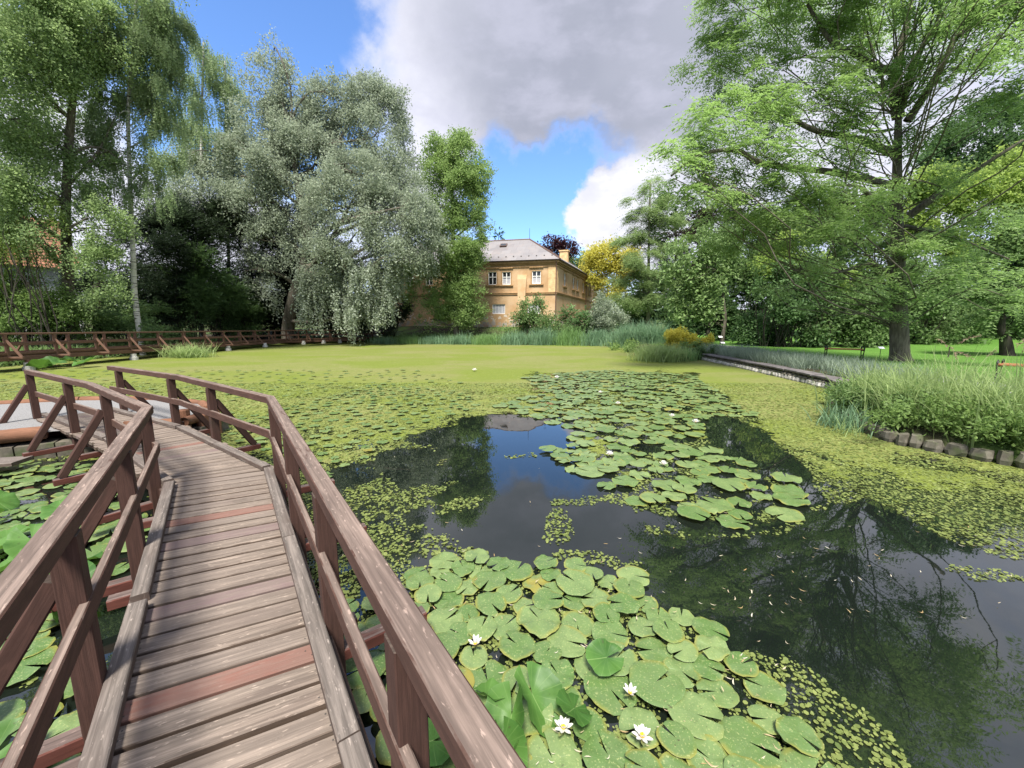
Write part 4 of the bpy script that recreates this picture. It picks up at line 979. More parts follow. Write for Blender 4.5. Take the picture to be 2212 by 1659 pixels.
def on_roof(a, h):    # point on the front slope: a along eave, h fraction up
    p = lerp(np.array(rp(n0 + fd * (a + .45), zE)), np.array(rp(r0 + fd * max(0, (a - 4.)), ZRD)), h); return p
b = MB(422)
for q in range(22):
    p = np.array(rp(n0 + fd * (1. + q * .88), zE)); up = np.array((.225, .974, .0)) * 5.2 + np.array((0, 0, ZRD - zE)); up = up / np.linalg.norm(up); c_ = p + up * .95 + np.array((0, 0, .05))
    b.beam(c_ - np.array((*fd, 0)) * .07, c_ + np.array((*fd, 0)) * .07, .10, .10)
b.build('snow_guard', M['slate'], roof)
up = np.array((.225 * 5.2, .974 * 5.2, ZRD - zE)); sl = up / np.linalg.norm(up); dd = np.array((*fd, 0)); nr = np.cross(sl, dd); nr = nr if nr[2] > 0 else -nr
for (a_, s_) in ((7.3, 4.4),):
    c_ = np.array(rp(n0 + fd * a_, zE)) + sl * s_ + nr * .06; b = MB(423); b.beam(c_ - dd * .42, c_ + dd * .42, .75, .14, up=nr); sk = b.build('skylight', M['zinc'], roof)
    b = MB(424); b.beam(c_ - dd * .34 + nr * .05, c_ + dd * .34 + nr * .05, .6, .06, up=nr); b.build('pane', M['pane'], sk)
cp = r0 + sdv * 12.5 + SW.n * 1.2; b = MB(425); zc = D(1211, 541, cp[1])[2]
b.beam(rp(cp, ZRD - 2.5), rp(cp, zc - .18), 1.25, .8, up=(*sdv, 0)); b.beam(rp(cp, zc - .18), rp(cp, zc), 1.45, 1.0, up=(*sdv, 0)); b.build('chimney', M['trim2'], roof)
b = MB(426); zt = D(1144, 493, r0[1])[2]; b.tube([rp(r0, ZRD), rp(r0, zt)], [.03, .02], 6); b.build('lightning_rod', M['iron'], roof)
for du in (1.6, 4.6): b = MB(427); q_ = r0 + sdv * (6 + du); b.tube([rp(q_, ZRD), rp(q_, ZRD + 1.9)], [.02, .015], 5); b.beam(rp(q_ - (.25, 0), ZRD + 1.7), rp(q_ + (.25, 0), ZRD + 1.7), .02, .02); b.build('aerial', M['iron'], roof)

# ------------------------------------------------------------------ white outbuilding with tiled roof at the far left
M['white_wall'] = plain_mat('white_render', (.46, .46, .46), .9, .15, .15, .8)
m, t = material('clay_tiles'); uv = t.new('ShaderNodeUVMap', uv_map='grain').outputs[0]; P = geo(t).outputs['Position']
br = t.new('ShaderNodeTexBrick', {'Vector': uv, 'Color1': (.34, .16, .095, 1), 'Color2': (.24, .105, .065, 1), 'Mortar': (.06, .03, .02, 1), 'Scale': 1., 'Mortar Size': .035, 'Brick Width': .35, 'Row Height': .36})
c = t.mix(t.ss(t.noise(P, 1.5, 4), .45, .7, 0, .8), br.outputs[0], (.12, .10, .06)); finish(t, pbsdf(t, c, .85, .2, bump(t, br.outputs[1], -.8, .06))); M['tiles'] = m
ob = empty('white_outbuilding', (-36, 31, .4), 'white rendered outbuilding with an orange tiled roof half hidden behind the left trees', 'house')
A_, B_ = np.array(D(-160, 600, 27)[:2]), np.array(D(165, 600, 33)[:2]); d_ = (B_ - A_) / np.linalg.norm(B_ - A_); bn = np.array((-d_[1], d_[0]))
zw = 6.2; b = MB(430)
C_, E_ = B_ + bn * 8, A_ + bn * 8
Vb = [rp(p, z) for z in (.2, zw) for p in (A_, B_, C_, E_)]; b.add(Vb, [(0, 1, 5, 4), (1, 2, 6, 5), (2, 3, 7, 6), (3, 0, 4, 7)])
b.build('wall', M['white_wall'], ob)
b = MB(431); e0, e1 = A_ - bn * .5 - d_ * .4, B_ - bn * .5 + d_ * .4; f0, f1 = E_ + bn * .5 - d_ * .4, C_ + bn * .5 + d_ * .4; g0, g1 = (e0 + f0) / 2, (e1 + f1) / 2; zr = 10.6
roofquad([rp(e0, zw), rp(e1, zw), rp(g1, zr), rp(g0, zr)], rp(e0, zw), rp(e1, zw)); roofquad([rp(f1, zw), rp(f0, zw), rp(g0, zr), rp(g1, zr)], rp(f1, zw), rp(f0, zw))
b.build('roof', M['tiles'], ob)
b = MB(432); b.add([rp(B_, zw), rp(C_, zw), rp((B_ + C_) / 2, zr - .3)], [(0, 1, 2)]); b.build('gable', M['white_wall'], ob)
b = MB(433)
for t0, t1, z in ((.42, .62, 3.5), (.70, .86, 3.2)):
    p0, p1 = lerp(A_, B_, t0) - bn * .03, lerp(A_, B_, t1) - bn * .03; b.beam(rp(p0, z), rp(p1, z), .08, .22)
b.build('beam_slot', M['iron'], ob)

# ------------------------------------------------------------------ stone wall, edging, benches, small signs
sw = empty('stone_wall', (10.1, 16, 0), 'low dry stone pond wall with slate coping and whitish stones at the waterline', 'wall')
Wp = [np.array(p) for p in [(10.45, 21.35), (10.32, 18), (10.1, 15), (9.75, 11.9), (9.2, 10.7)]]
b = MB(440); bc = MB(441)
rg = np.random.default_rng(9); NST = -1
def block(b, c, sx, sy, sz, rot, tone=None, rough=.12):
    V = []; 
    for z in (-1, 0, 1):
        for k_ in range(8):
            a = k_ * math.pi / 4 + .39; q = (1.06 if z == 0 else .82); x = max(-.86, min(.86, math.cos(a) * 1.25)) * q; y = max(-.86, min(.86, math.sin(a) * 1.25)) * q
            x *= 1 + b.rng.normal(0, rough * .5); y *= 1 + b.rng.normal(0, rough * .5)
            X, Y_ = x * sx / 2, y * sy / 2; V.append((c[0] + X * math.cos(rot) - Y_ * math.sin(rot), c[1] + X * math.sin(rot) + Y_ * math.cos(rot), c[2] + z * sz / 2 * (1 + b.rng.normal(0, rough * .3))))
    F = [(k_, (k_ + 1) % 8, 8 + (k_ + 1) % 8, 8 + k_) for k_ in range(8)] + [(8 + k_, 8 + (k_ + 1) % 8, 16 + (k_ + 1) % 8, 16 + k_) for k_ in range(8)] + [tuple(range(7, -1, -1)), tuple(range(16, 24))]
    b.add(V, F, np.array(V)[:, :2], tone)
for a, c in zip(Wp, Wp[1:]):
    L = np.linalg.norm(c - a); d = (c - a) / L; s_ = 0
    for row, (z, h_) in enumerate(((.05, .19), (.165, .10), (.255, .07))):
        s_ = 0
        while s_ < L:
            l_ = rg.uniform(.16, .34); p = a + d * (s_ + l_ / 2) + np.array((d[1], -d[0])) * (.06 * (1 - row) + rg.normal(0, .015)); block(b if row == 0 else bc, (p[0], p[1], z), l_ * .98, .26, h_, math.atan2(d[1], d[0])); s_ += l_ * .98
b.build('waterline_stones', M['stone_pale'], sw); bc.build('upper_stones', M['stone_edge'], sw)
b = MB(442)
for a, c in zip(Wp, Wp[1:]):
    L = np.linalg.norm(c - a); d = (c - a) / L; nr_ = -np.array((d[1], -d[0])); n_ = int(L / .7)
    for j in range(n_): p0 = a + d * (L * j / n_ + .01) + nr_ * .12; p1 = a + d * (L * (j + 1) / n_ - .01) + nr_ * .12; b.beam(rp(p0, .315 + rg.normal(0, .006)), rp(p1, .315 + rg.normal(0, .006)), .5 + rg.normal(0, .03), .055)
b.build('coping', M['slate'], sw)
ed = [np.array(p) for p in [(8.5, 9.95), (7.45, 8.9), (6.72, 7.65), (6.42, 6.35), (7.15, 5.2), (8.55, 3.55), (9.8, 1.0)]]
for a, c in zip(ed, ed[1:]):
    L = np.linalg.norm(c - a); d = (c - a) / L; s_ = 0
    while s_ < L - .05:
        l_ = rg.uniform(.14, .28); p = a + d * (s_ + l_ / 2); b = MB(int(rg.integers(9999))); block(b, (p[0], p[1], .07 + rg.normal(0, .015)), l_ * 1.04, rg.uniform(.20, .28), rg.uniform(.19, .27), math.atan2(d[1], d[0]) + rg.normal(0, .06), rough=.22)
        o = b.build('edging_stone', M['stone_edge'], smooth=False); NST += 1; tag(o, 'brown edging stone, %s of %s' % (ORD[NST % 12], ['the row starting at the stone wall', 'the row in front of the iris fan', 'the row below the bright herbs', 'the row running out at the picture edge', 'the row beyond the picture edge', 'the last row'][min(NST // 12, 5)]), 'stone', 'edging stones of the reed bank'); s_ += l_
b = MB(450); b.beam((6.2, 7.0, -.05), (6.9, 5.05, .02), .05, .05)
def bench(loc, rot, lab, L=1.5):        # low slatted bench with scrolled iron ends
    e = empty('park_bench', loc, lab, 'bench'); c_, s_ = math.cos(rot), math.sin(rot)
    T = lambda x, y, z: (loc[0] + x * c_ - y * s_, loc[1] + x * s_ + y * c_, loc[2] + z)
    b = MB(1)
    for k_ in range(5): b.beam(T(-L / 2, -.20 + .105 * k_, .44 - .008 * (k_ - 2) ** 2 * -1), T(L / 2, -.20 + .105 * k_, .44 + .008 * (k_ - 2) ** 2), .085, .03)
    b.build('seat', M['bench_wood'], e)
    for sx in (-1, 1):
        b = MB(3); X = sx * (L / 2 - .03)
        b.tube([T(X, -.24, 0), T(X, -.18, .2), T(X, -.26, .40), T(X, -.30, .52), T(X, -.24, .58), T(X, -.17, .54), T(X, -.19, .49)], [.02] * 7, 6)
        b.tube([T(X, .24, 0), T(X, .18, .2), T(X, .26, .40), T(X, .30, .52), T(X, .24, .58), T(X, .17, .54), T(X, .19, .49)], [.02] * 7, 6)
        b.tube([T(X, -.24, .41), T(X, .25, .41)], [.02] * 2, 6); b.tube([T(X, -.2, .2), T(X, .2, .2)], [.015] * 2, 6)
        b.build('side_frame', M['iron'], e)
bench((15.0, 17.8, height(np.array([15.]), np.array([17.8]))[0] + .02), R(-30), 'low wooden park bench with curled black iron ends beyond the lavender bed', 1.35)
bench((13.9, 10.25, .40), R(-62), 'low orange brown slatted bench behind the reeds near the picture edge', 1.5)
def plant_sign(u, v, Y, lab):
    p = D(u, v, Y); z0 = float(height(np.array([p[0]]), np.array([Y]))[0]); e = empty('plant_label', (p[0], Y, z0), lab, 'sign')
    b = MB(1); b.tube([(p[0], Y, z0 - .1), (p[0], Y, p[2])], [.012, .012], 6); b.build('stake', M['iron'], e)
    b = MB(2); b.beam((p[0] - .13, Y - .02, p[2] + .02), (p[0] + .13, Y - .02, p[2] + .02), .16, .012, up=(0, -.6, .8)); b.build('plate', M['label'], e)
plant_sign(1556, 728, 28, 'small white plant label on a thin stake before the dark shrub gap')
plant_sign(1561, 741, 27, 'low white plant label below the taller one at the start of the path')
plant_sign(1903, 752, 19, 'white plant label on the lawn just left of the big tree trunk')
b = MB(5); p = D(2052, 749, 19); b.tube([(p[0], 19, .3), (p[0], 19, p[2])], [.03, .028], 7); o = b.build('wooden_stake', M['bark_dark']); tag(o, 'thin dark stake standing alone on the lawn right of the big trunk', 'stake')

# ------------------------------------------------------------------ vegetation
def unit(a): return a / (np.linalg.norm(a, axis=-1, keepdims=True) + 1e-9)
def crown(name, parent, mat, blobs, Y, seed, leaf=(.12, .06), cover=2.2, style='spray', twig=.8, droop=.3, lump=.34, depth=.75, k_tone=.5, lumps=1.0, nleaf=14, shell=(.45, 1.), broad=False):
    """foliage inside ellipsoids given as survey (u, v, ru, rv[, Y]); returns the mesh object and the lump centres"""
    r = np.random.default_rng(seed); Ps = []; As = []; Ss = []; Ts = []; cen = []; Lf, Wf = leaf[0] * .98, leaf[1] * 1.02; cover = cover * 3.0
    for bl in blobs:
        u, v, ru, rv = bl[:4]; Yb = bl[4] if len(bl) > 4 else Y; cvr = cover * (bl[5] if len(bl) > 5 else 1)
        rr_ = ray(u, v); dc = Yb * math.cos(PITCH) - (EZ + rr_[2] * Yb / rr_[1] - EZ) * math.sin(PITCH)      # depth along the optical axis
        c = D(u, v, Yb); rx, rz = ru * dc / F0, rv * dc / F0; ry = (rx + rz) / 2 * depth
        area = math.pi * ru * rv * .2143; lp = .46 * F0 / dc; n = cvr * area / (.42 * Lf * Wf * lp * lp)
        nl = max(3, int(lumps * 3.0 / lump ** 2 * .30)); per = max(1, int(n / nl / nleaf))
        q = unit(r.normal(size=(nl, 3))); q *= r.uniform(shell[0], shell[1], (nl, 1)) ** .6; lc = c + q * (rx, ry, rz)
        lr = (rx * ry * rz) ** (1 / 3) * lump * r.uniform(.65, 1.35, nl)
        li = np.repeat(np.arange(nl), per); g = r.normal(size=(len(li), 3)) * .52
        if style == 'frond': g[:, 2] *= .75
        tb = lc[li] + g * lr[li][:, None]
        outw = unit(lc[li] - c) * .7 + unit(g) * .5 + r.normal(size=(len(li), 3)) * .35
        if style == 'frond': outw[:, 2] = outw[:, 2] * .25 - .05
        elif style == 'weep': outw = outw * .25 + np.array((0, 0, -1.))
        elif style == 'up': outw = outw * .5 + np.array((0, 0, .9))
        elif style == 'yew': outw[:, 2] = outw[:, 2] * .5 + .12
        d = unit(outw); l = twig * r.uniform(.5, 1.2, len(li))
        t_ = (np.arange(nleaf)[None, :] + r.random((len(li), nleaf))) / nleaf
        bas = tb[:, None, :] + d[:, None, :] * (l[:, None] * t_)[:, :, None]; bas[:, :, 2] -= droop * (l[:, None] * t_ ** 2)
        sg = np.where(np.arange(nleaf) % 2 == 0, 1., -1.)[None, :, None]
        side = unit(np.cross(d, (0, 0, 1.)) + r.normal(size=d.shape) * .15)[:, None, :]
        if style == 'frond': ax = unit(side * sg * .9 + d[:, None, :] * .45 + r.normal(size=bas.shape) * .22 + np.array((0, 0, -.18))); sd_ = unit(d[:, None, :] + r.normal(size=bas.shape) * .35 + ax * 0)
        elif style == 'weep': ax = unit(side * sg * .6 + r.normal(size=bas.shape) * .5 + np.array((0, 0, -.55))); sd_ = unit(np.cross(ax, r.normal(size=bas.shape)))
        elif style == 'yew': ax = unit(side * sg * .5 + d[:, None, :] + r.normal(size=bas.shape) * .3); sd_ = unit(np.cross(ax, (0, 0, 1.)) + r.normal(size=bas.shape) * .4)
        else: bas = bas + r.normal(size=bas.shape) * Lf * .9; ax = unit(r.normal(size=bas.shape) + d[:, None, :] * .5 + np.array((0, 0, -.15))); sd_ = unit(np.cross(ax, r.normal(size=bas.shape) * .6 + np.array((0, 0, 1.))))
        tn = np.clip(k_tone + r.normal(0, .13, nl)[li][:, None] + r.normal(0, .10, len(li))[:, None] + r.normal(0, .14, (len(li), nleaf)), 0, 1)
        Ps.append(bas.reshape(-1, 3)); As.append(ax.reshape(-1, 3)); Ss.append(sd_.reshape(-1, 3)); Ts.append(tn.ravel()); cen.append((c, lc, lr, ry))
    P_ = np.concatenate(Ps); A = np.concatenate(As); S = np.concatenate(Ss); T = np.concatenate(Ts); n = len(P_)
    s_ = r.uniform(.7, 1.25, (n, 1)); L = Lf * s_; W = Wf * s_ * .5
    if broad:
        up_ = np.cross(A, S) * L * .10
        V = np.stack([P_, P_ + A * L * .28 + S * W * .85 + up_, P_ + A * L * .62 + S * W * .8 + up_, P_ + A * L - up_, P_ + A * L * .62 - S * W * .8 + up_, P_ + A * L * .28 - S * W * .85 + up_], 1).reshape(-1, 3); k6 = 6
        b6 = np.arange(n)[:, None] * 6; F = np.concatenate([b6 + np.array([[0, 1, 2, 3]]), b6 + np.array([[0, 3, 4, 5]])])
    else: V = np.stack([P_, P_ + A * L * .5 + S * W, P_ + A * L, P_ + A * L * .5 - S * W], 1).reshape(-1, 3); k6 = 4; F = np.arange(4 * n).reshape(n, 4)
    o = mesh(name, V, F, mat, parent, {'tone': np.repeat(T, k6)})
    global NLEAF; NLEAF = NLEAF + n
    return o, cen
NLEAF = 0
def limb(b, a, c, r0_, r1_, rng, bend=.12, n=7, sides=6):
    a = np.array(a); c = np.array(c); L = np.linalg.norm(c - a); t_ = np.linspace(0, 1, n)[:, None]
    w_ = rng.normal(size=3) * L * bend; w2 = rng.normal(size=3) * L * bend * .4
    P_ = a + (c - a) * t_ + w_ * np.sin(t_ * math.pi) + w2 * np.sin(t_ * 2 * math.pi) + np.array((0, 0, L * .05)) * np.sin(t_ * math.pi)
    b.tube(P_, np.linspace(r0_, r1_, n), sides, cap=False); return P_
def ground_z(x, y): return float(height(np.array([float(x)]), np.array([float(y)]))[0])
def smooth_line(P_, n=5):
    P_ = np.array(P_); out = []
    for i_ in range(len(P_) - 1):
        p0, p1, p2, p3 = P_[max(i_ - 1, 0)], P_[i_], P_[i_ + 1], P_[min(i_ + 2, len(P_) - 1)]
        for t_ in np.linspace(0, 1, n, endpoint=False): out.append(.5 * ((2 * p1) + (-p0 + p2) * t_ + (2 * p0 - 5 * p1 + 4 * p2 - p3) * t_ ** 2 + (-p0 + 3 * p1 - 3 * p2 + p3) * t_ ** 3))
    out.append(P_[-1]); return np.array(out)
def tree(name, label, cat, trunk, rad, bark, mat, blobs, Y, seed, group=None, limbs=(), nbr=3, br=.35, **kw):
    """trunk: survey (u, v) from the foot up, or with own Y; limbs: traced survey polylines (points (u, v, Y), start radius)"""
    r = np.random.default_rng(seed + 1000)
    T = [D(p[0], p[1], p[2] if len(p) > 2 else Y) for p in trunk]; gz = ground_z(T[0][0], T[0][1])
    base = np.array((T[0][0], T[0][1], gz - .1)); T = [base] + [p for p in T if p[2] > gz + .4]
    e = empty(name, (base[0], base[1], gz), label, cat, group)
    b = MB(seed); line = smooth_line(T, 6); n = len(line); rr_ = np.linspace(rad, rad * .28, n); rr_[0] *= 1.35; rr_[1] *= 1.12
    b.tube(line, rr_, 12, cap=False); b.build('trunk', M[bark], e, True)
    c, cen = crown('crown', e, mat, blobs, Y, seed, **kw)
    b = MB(seed + 1); done = False
    for pts, r0_ in limbs:
        ln = smooth_line([D(*p) for p in pts], 5); b.tube(ln, np.linspace(r0_, r0_ * .25, len(ln)), 8, cap=False); done = True
    for (cc, lc, lr, ry) in cen:
        # from the trunk point somewhat below the blob
        dd_ = np.abs(line[:, 2] - (cc[2] - .45 * np.hypot(*(line[:, :2] - cc[:2]).T))); i_ = int(np.argmin(dd_ + (line[:, 2] < gz + 1) * 5))
        r0_ = max(.03, min(rr_[i_] * .5, br * rad)); P_ = limb(b, line[i_], cc, r0_, r0_ * .45, r); done = True
        for j in r.permutation(len(lc))[:nbr]:
            Q = limb(b, P_[int(r.integers(2, 6))], lc[j], r0_ * .4, .012, r, .14)
    if done: b.build('branches', M[bark], e, True)
    return e
def shrub(name, label, mat, blobs, Y, seed, group=None, cat='shrub', stems=5, bark='bark_dark', **kw):
    r = np.random.default_rng(seed + 500); c0 = D(blobs[0][0], blobs[0][1], blobs[0][4] if len(blobs[0]) > 4 else Y); gz = ground_z(c0[0], c0[1])
    e = empty(name, (c0[0], c0[1], gz), label, cat, group)
    c, cen = crown('foliage', e, mat, blobs, Y, seed, **kw); b = MB(seed)
    for (cc, lc, lr, ry) in cen:
        bz = ground_z(cc[0], cc[1]); foot = np.array((cc[0], cc[1], bz - .05))
        for j in r.permutation(len(lc))[:stems]: limb(b, foot + r.normal(size=3) * (.12, .12, 0), lc[j], .035, .01, r, .08, 5, 5)
    b.build('stems', M[bark], e); return e
LM = {
 'birchL': leaf_mat('birch_leaves', (0.15, 0.22, 0.1), (0.34, 0.44, 0.22), .35), 'locustL': leaf_mat('left_tree_leaves', (0.15, 0.23, 0.09), (0.36, 0.48, 0.2), .38),
 'silver': leaf_mat('silver_leaves', (0.165, 0.21, 0.13), (0.38, 0.44, 0.31), .22, rough=.6, back=(.34, .39, .30)), 'bright': leaf_mat('fresh_leaves', (0.15, 0.245, 0.07), (0.35, 0.48, 0.17), .38),
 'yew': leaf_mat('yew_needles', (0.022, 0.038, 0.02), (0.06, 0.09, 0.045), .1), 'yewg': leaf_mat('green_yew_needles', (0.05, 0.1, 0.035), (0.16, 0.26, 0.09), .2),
 'hedge': leaf_mat('hedge_leaves', (0.08, 0.145, 0.045), (0.21, 0.32, 0.11), .3), 'lush': leaf_mat('lush_leaves', (0.11, 0.19, 0.05), (0.27, 0.39, 0.12), .38),
 'larch': leaf_mat('larch_needles', (0.15, 0.225, 0.08), (0.33, 0.44, 0.18), .3), 'catalpa': leaf_mat('big_green_leaves', (0.13, 0.22, 0.07), (0.3, 0.42, 0.16), .25, rough=.45),
 'round': leaf_mat('round_shrub_leaves', (0.06, 0.12, 0.045), (0.18, 0.3, 0.11), .25), 'gold': leaf_mat('golden_leaves', (0.369, 0.380, 0.062), (0.673, 0.616, 0.127), .35),
 'red': leaf_mat('copper_leaves', (.025, .008, .012), (.07, .02, .025), .15), 'pagoda': leaf_mat('feathered_leaves', (0.19, 0.29, 0.11), (0.42, 0.54, 0.24), .42, tcol=(.26, .42, .10)),
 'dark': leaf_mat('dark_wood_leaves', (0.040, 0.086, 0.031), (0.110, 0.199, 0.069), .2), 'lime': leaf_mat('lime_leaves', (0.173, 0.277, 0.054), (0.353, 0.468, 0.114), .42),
 'purple': leaf_mat('dull_purple_leaves', (.03, .022, .02), (.07, .055, .045), .15), 'reed': leaf_mat('reed_blades', (0.127, 0.244, 0.076), (0.296, 0.456, 0.169), .3),
 'reedb': leaf_mat('blue_green_blades', (0.105, 0.211, 0.115), (0.263, 0.396, 0.228), .25), 'tuft': leaf_mat('grass_blades', (0.20, 0.29, 0.09), (0.44, 0.55, 0.24), .38),
 'lavender': leaf_mat('grey_green_spikes', (0.152, 0.207, 0.138), (0.331, 0.400, 0.304), .2), 'seed': leaf_mat('seed_plumes', (.28, .19, .13), (.45, .35, .25), .3)}

# ---- left side
tree('broadleaf_tree', 'tall broad leafy tree filling the upper left corner, with dark forked trunk', 'tree', [(150, 655, 23), (146, 560), (142, 460), (148, 330), (160, 180), (175, 20), (190, -120)], .30, 'bark', LM['locustL'],
     [(35, 40, 100, 75, 21), (150, 20, 110, 80), (250, 45, 70, 60, 24), (50, 170, 90, 60, 21), (160, 150, 80, 55), (-60, 120, 80, 110, 20), (70, 290, 75, 50), (150, 260, 60, 35, 25, .6), (20, 380, 75, 45, 21), (120, 390, 80, 32, 23, .8), (-60, 330, 70, 90, 20),
      (190, 470, 60, 38, 22, .9), (185, 560, 48, 55, 22, 1.1), (215, 620, 40, 30, 22), (55, 450, 60, 28, 21, .6), (130, -120, 190, 110, 22, .35), (-100, -60, 120, 120, 20, .5), (260, 150, 40, 40, 25, .7), (90, 110, 90, 60, 22), (200, 80, 80, 60), (20, 260, 80, 50, 21.5), (130, 320, 70, 36, 23, .8), (60, 480, 70, 26, 20.5, .8), (90, 520, 40, 20, 20.5, .5), (250, 340, 50, 30, 24, .6)], 23, 11,
     leaf=(.13, .075), cover=1.15, style='spray', twig=.8, droop=.6, limbs=[([(146, 440, 23), (100, 410, 22.5), (40, 392, 22), (-20, 370, 21.5)], .10), ([(147, 400, 23), (210, 330, 23.5), (250, 250, 24)], .09), ([(146, 445, 23), (70, 425, 22), (10, 425, 21)], .07)])
tree('birch_tree', 'white barked birch rising between the white outbuilding and the dark yews', 'tree', [(293, 655, 24.5), (288, 560), (283, 450), (279, 340), (277, 240), (285, 130), (293, 10), (300, -120)], .155, 'birch', LM['birchL'],
     [(300, 40, 70, 70), (340, 100, 45, 60, 25), (250, 110, 55, 45), (330, 190, 50, 30), (230, 215, 50, 26), (300, 270, 35, 30, 24, .6), (205, 330, 45, 25), (355, 330, 38, 25), (260, 400, 40, 28, 24, .8), (335, 420, 36, 24, 24, .5), (300, -90, 110, 80, 24.5, .4), (395, 170, 40, 70, 25, .8), (370, 250, 45, 30, 25, .8), (160, 400, 40, 24), (290, 120, 70, 50), (350, 40, 50, 60, 25), (310, 220, 60, 40, 25, .8), (230, 280, 50, 36), (340, 370, 44, 30, 25, .7), (240, 450, 40, 24, 24.5, .6)], 24.5, 12,
     leaf=(.10, .06), cover=1.35, style='weep', twig=.9, droop=.2, br=.22, limbs=[([(280, 320, 24.5), (330, 290, 24.6), (370, 255, 25)], .05), ([(284, 385, 24.5), (320, 360, 24.5), (345, 335, 24.5)], .045), ([(283, 490, 24.5), (305, 515, 24.5), (325, 530, 24.5)], .02)])
tree('birch_tree', 'slender pale birch with hanging twigs against the blue sky, left of the silver tree', 'tree', [(432, 690, 36), (432, 560), (434, 400), (436, 250), (440, 90)], .20, 'birch', LM['birchL'],
     [(425, 120, 34, 50), (455, 200, 42, 55), (400, 225, 40, 55), (440, 300, 55, 45), (395, 330, 40, 40)], 36, 13, 'birches behind the silver tree', leaf=(.12, .07), cover=.9, style='weep', twig=1.2, droop=.1, br=.22)
tree('birch_tree', 'thin second birch hanging over the left shoulder of the silver tree', 'tree', [(495, 690, 38), (494, 560), (490, 400), (488, 280), (486, 130)], .18, 'birch', LM['birchL'],
     [(482, 150, 26, 40), (500, 215, 34, 45), (478, 290, 40, 50), (515, 330, 30, 40), (490, 390, 40, 40)], 38, 14, 'birches behind the silver tree', leaf=(.12, .07), cover=.9, style='weep', twig=1.2, droop=.1, br=.22)
shrub('yew_tree', 'black green yew mass between the birch and the silver tree', LM['yew'], [(340, 540, 62, 90, 31), (400, 540, 62, 95, 33), (465, 530, 62, 95, 36), (530, 540, 60, 95, 39), (590, 600, 45, 90, 42), (320, 640, 50, 50, 30), (520, 650, 60, 50, 40), (420, 650, 60, 50, 34), (610, 520, 50, 70, 42), (250, 600, 50, 60, 30), (370, 640, 50, 50, 32), (200, 640, 50, 40, 29)], 35, 15, cat='tree', leaf=(.24, .08), cover=2.5, style='yew', twig=.8, droop=.1, nleaf=10, lumps=1.5)
shrub('yew_tree', 'green tipped yew spreading in front of the black yews', LM['yewg'], [(430, 585, 40, 45, 32), (455, 630, 65, 42, 33.5), (520, 655, 52, 34, 37.5), (390, 660, 50, 34, 31), (470, 680, 70, 22, 35), (410, 620, 45, 40, 31.5), (560, 670, 40, 28, 40)], 33, 16, cat='tree', leaf=(.20, .065), cover=2.0, style='yew', twig=.8, droop=.15, nleaf=12, lumps=1.4)
shrub('laurel_hedge', 'bright green broad leaved shrub at the far left behind the walkway', LM['lush'], [(20, 640, 60, 45), (85, 665, 55, 40), (-60, 650, 60, 60), (30, 700, 90, 30), (130, 690, 50, 34), (-80, 720, 60, 40), (-170, 660, 80, 70), (-300, 650, 90, 90), (-450, 640, 110, 110, 20)], 22.3, 17, leaf=(.15, .08), cover=1.9, style='spray', twig=.6, droop=.15, broad=True)
shrub('hedge_shrub', 'mid green shrub spilling behind the walkway rails right of the bright laurel', LM['hedge'], [(190, 690, 55, 32, 24), (260, 680, 55, 34, 26), (330, 688, 55, 30, 28.5), (215, 655, 45, 26, 25)], 25, 18, leaf=(.15, .07), cover=2.1, style='frond', twig=.7, droop=.2)
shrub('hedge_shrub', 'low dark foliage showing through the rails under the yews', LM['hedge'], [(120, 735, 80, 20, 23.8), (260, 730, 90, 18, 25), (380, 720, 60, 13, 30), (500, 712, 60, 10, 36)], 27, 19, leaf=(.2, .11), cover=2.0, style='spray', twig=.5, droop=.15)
shrub('weeping_willow', 'pale green willow strands hanging at the left edge of the picture', LM['lime'], [(-5, 470, 28, 80, 21.5), (10, 420, 24, 40, 21.5), (-40, 520, 30, 90, 21), (60, 430, 50, 26, 21, .6), (40, 500, 40, 24, 21, .5)], 21.5, 20, cat='tree', leaf=(.14, .03), cover=1.3, style='weep', twig=1.5, droop=.1)
silver_bl = [(620, 400, 60, 50, 37.5), (670, 270, 50, 50, 39), (690, 360, 60, 50, 38), (640, 470, 50, 50, 37), (600, 340, 50, 40, 38), (820, 380, 50, 50, 37.5), (575, 190, 32, 62, 38), (610, 180, 24, 40, 38), (600, 110, 14, 36, 38, .7), (625, 250, 45, 50, 38), (700, 230, 60, 48, 39), (765, 215, 48, 52, 39), (560, 290, 60, 45, 37), (650, 320, 65, 50, 38), (745, 300, 65, 55, 38.5), (825, 260, 42, 70, 39), (800, 190, 28, 40, 39.5), (850, 340, 38, 60, 39),
             (460, 330, 55, 42, 36), (520, 380, 75, 50, 35), (430, 420, 70, 42, 35), (560, 440, 50, 48, 35.5), (480, 470, 60, 30, 36, .8), (590, 520, 42, 40, 36), (555, 580, 36, 40, 36, .8), (760, 370, 70, 38, 35), (720, 440, 55, 50, 34.5), (800, 440, 55, 50, 34.5), (760, 520, 65, 50, 34.5), (700, 560, 40, 60, 35), (830, 530, 48, 55, 35),
             (890, 470, 42, 48, 36), (880, 560, 46, 46, 36), (925, 510, 34, 40, 37), (870, 410, 34, 40, 37.5), (905, 440, 44, 30, 37)]
strands = [(664, 632, 15, 40, 34.3), (688, 640, 8, 34, 34.3), (740, 640, 13, 46, 34), (768, 660, 12, 50, 33.8), (788, 620, 12, 46, 34.), (814, 640, 9, 42, 34.2), (838, 620, 9, 46, 34.5), (856, 585, 12, 34, 35), (718, 600, 16, 30, 34.5), (655, 595, 14, 26, 34.5), (592, 620, 8, 30, 35.5, .7), (770, 580, 50, 26, 34.5), (830, 570, 26, 26, 34.6)]
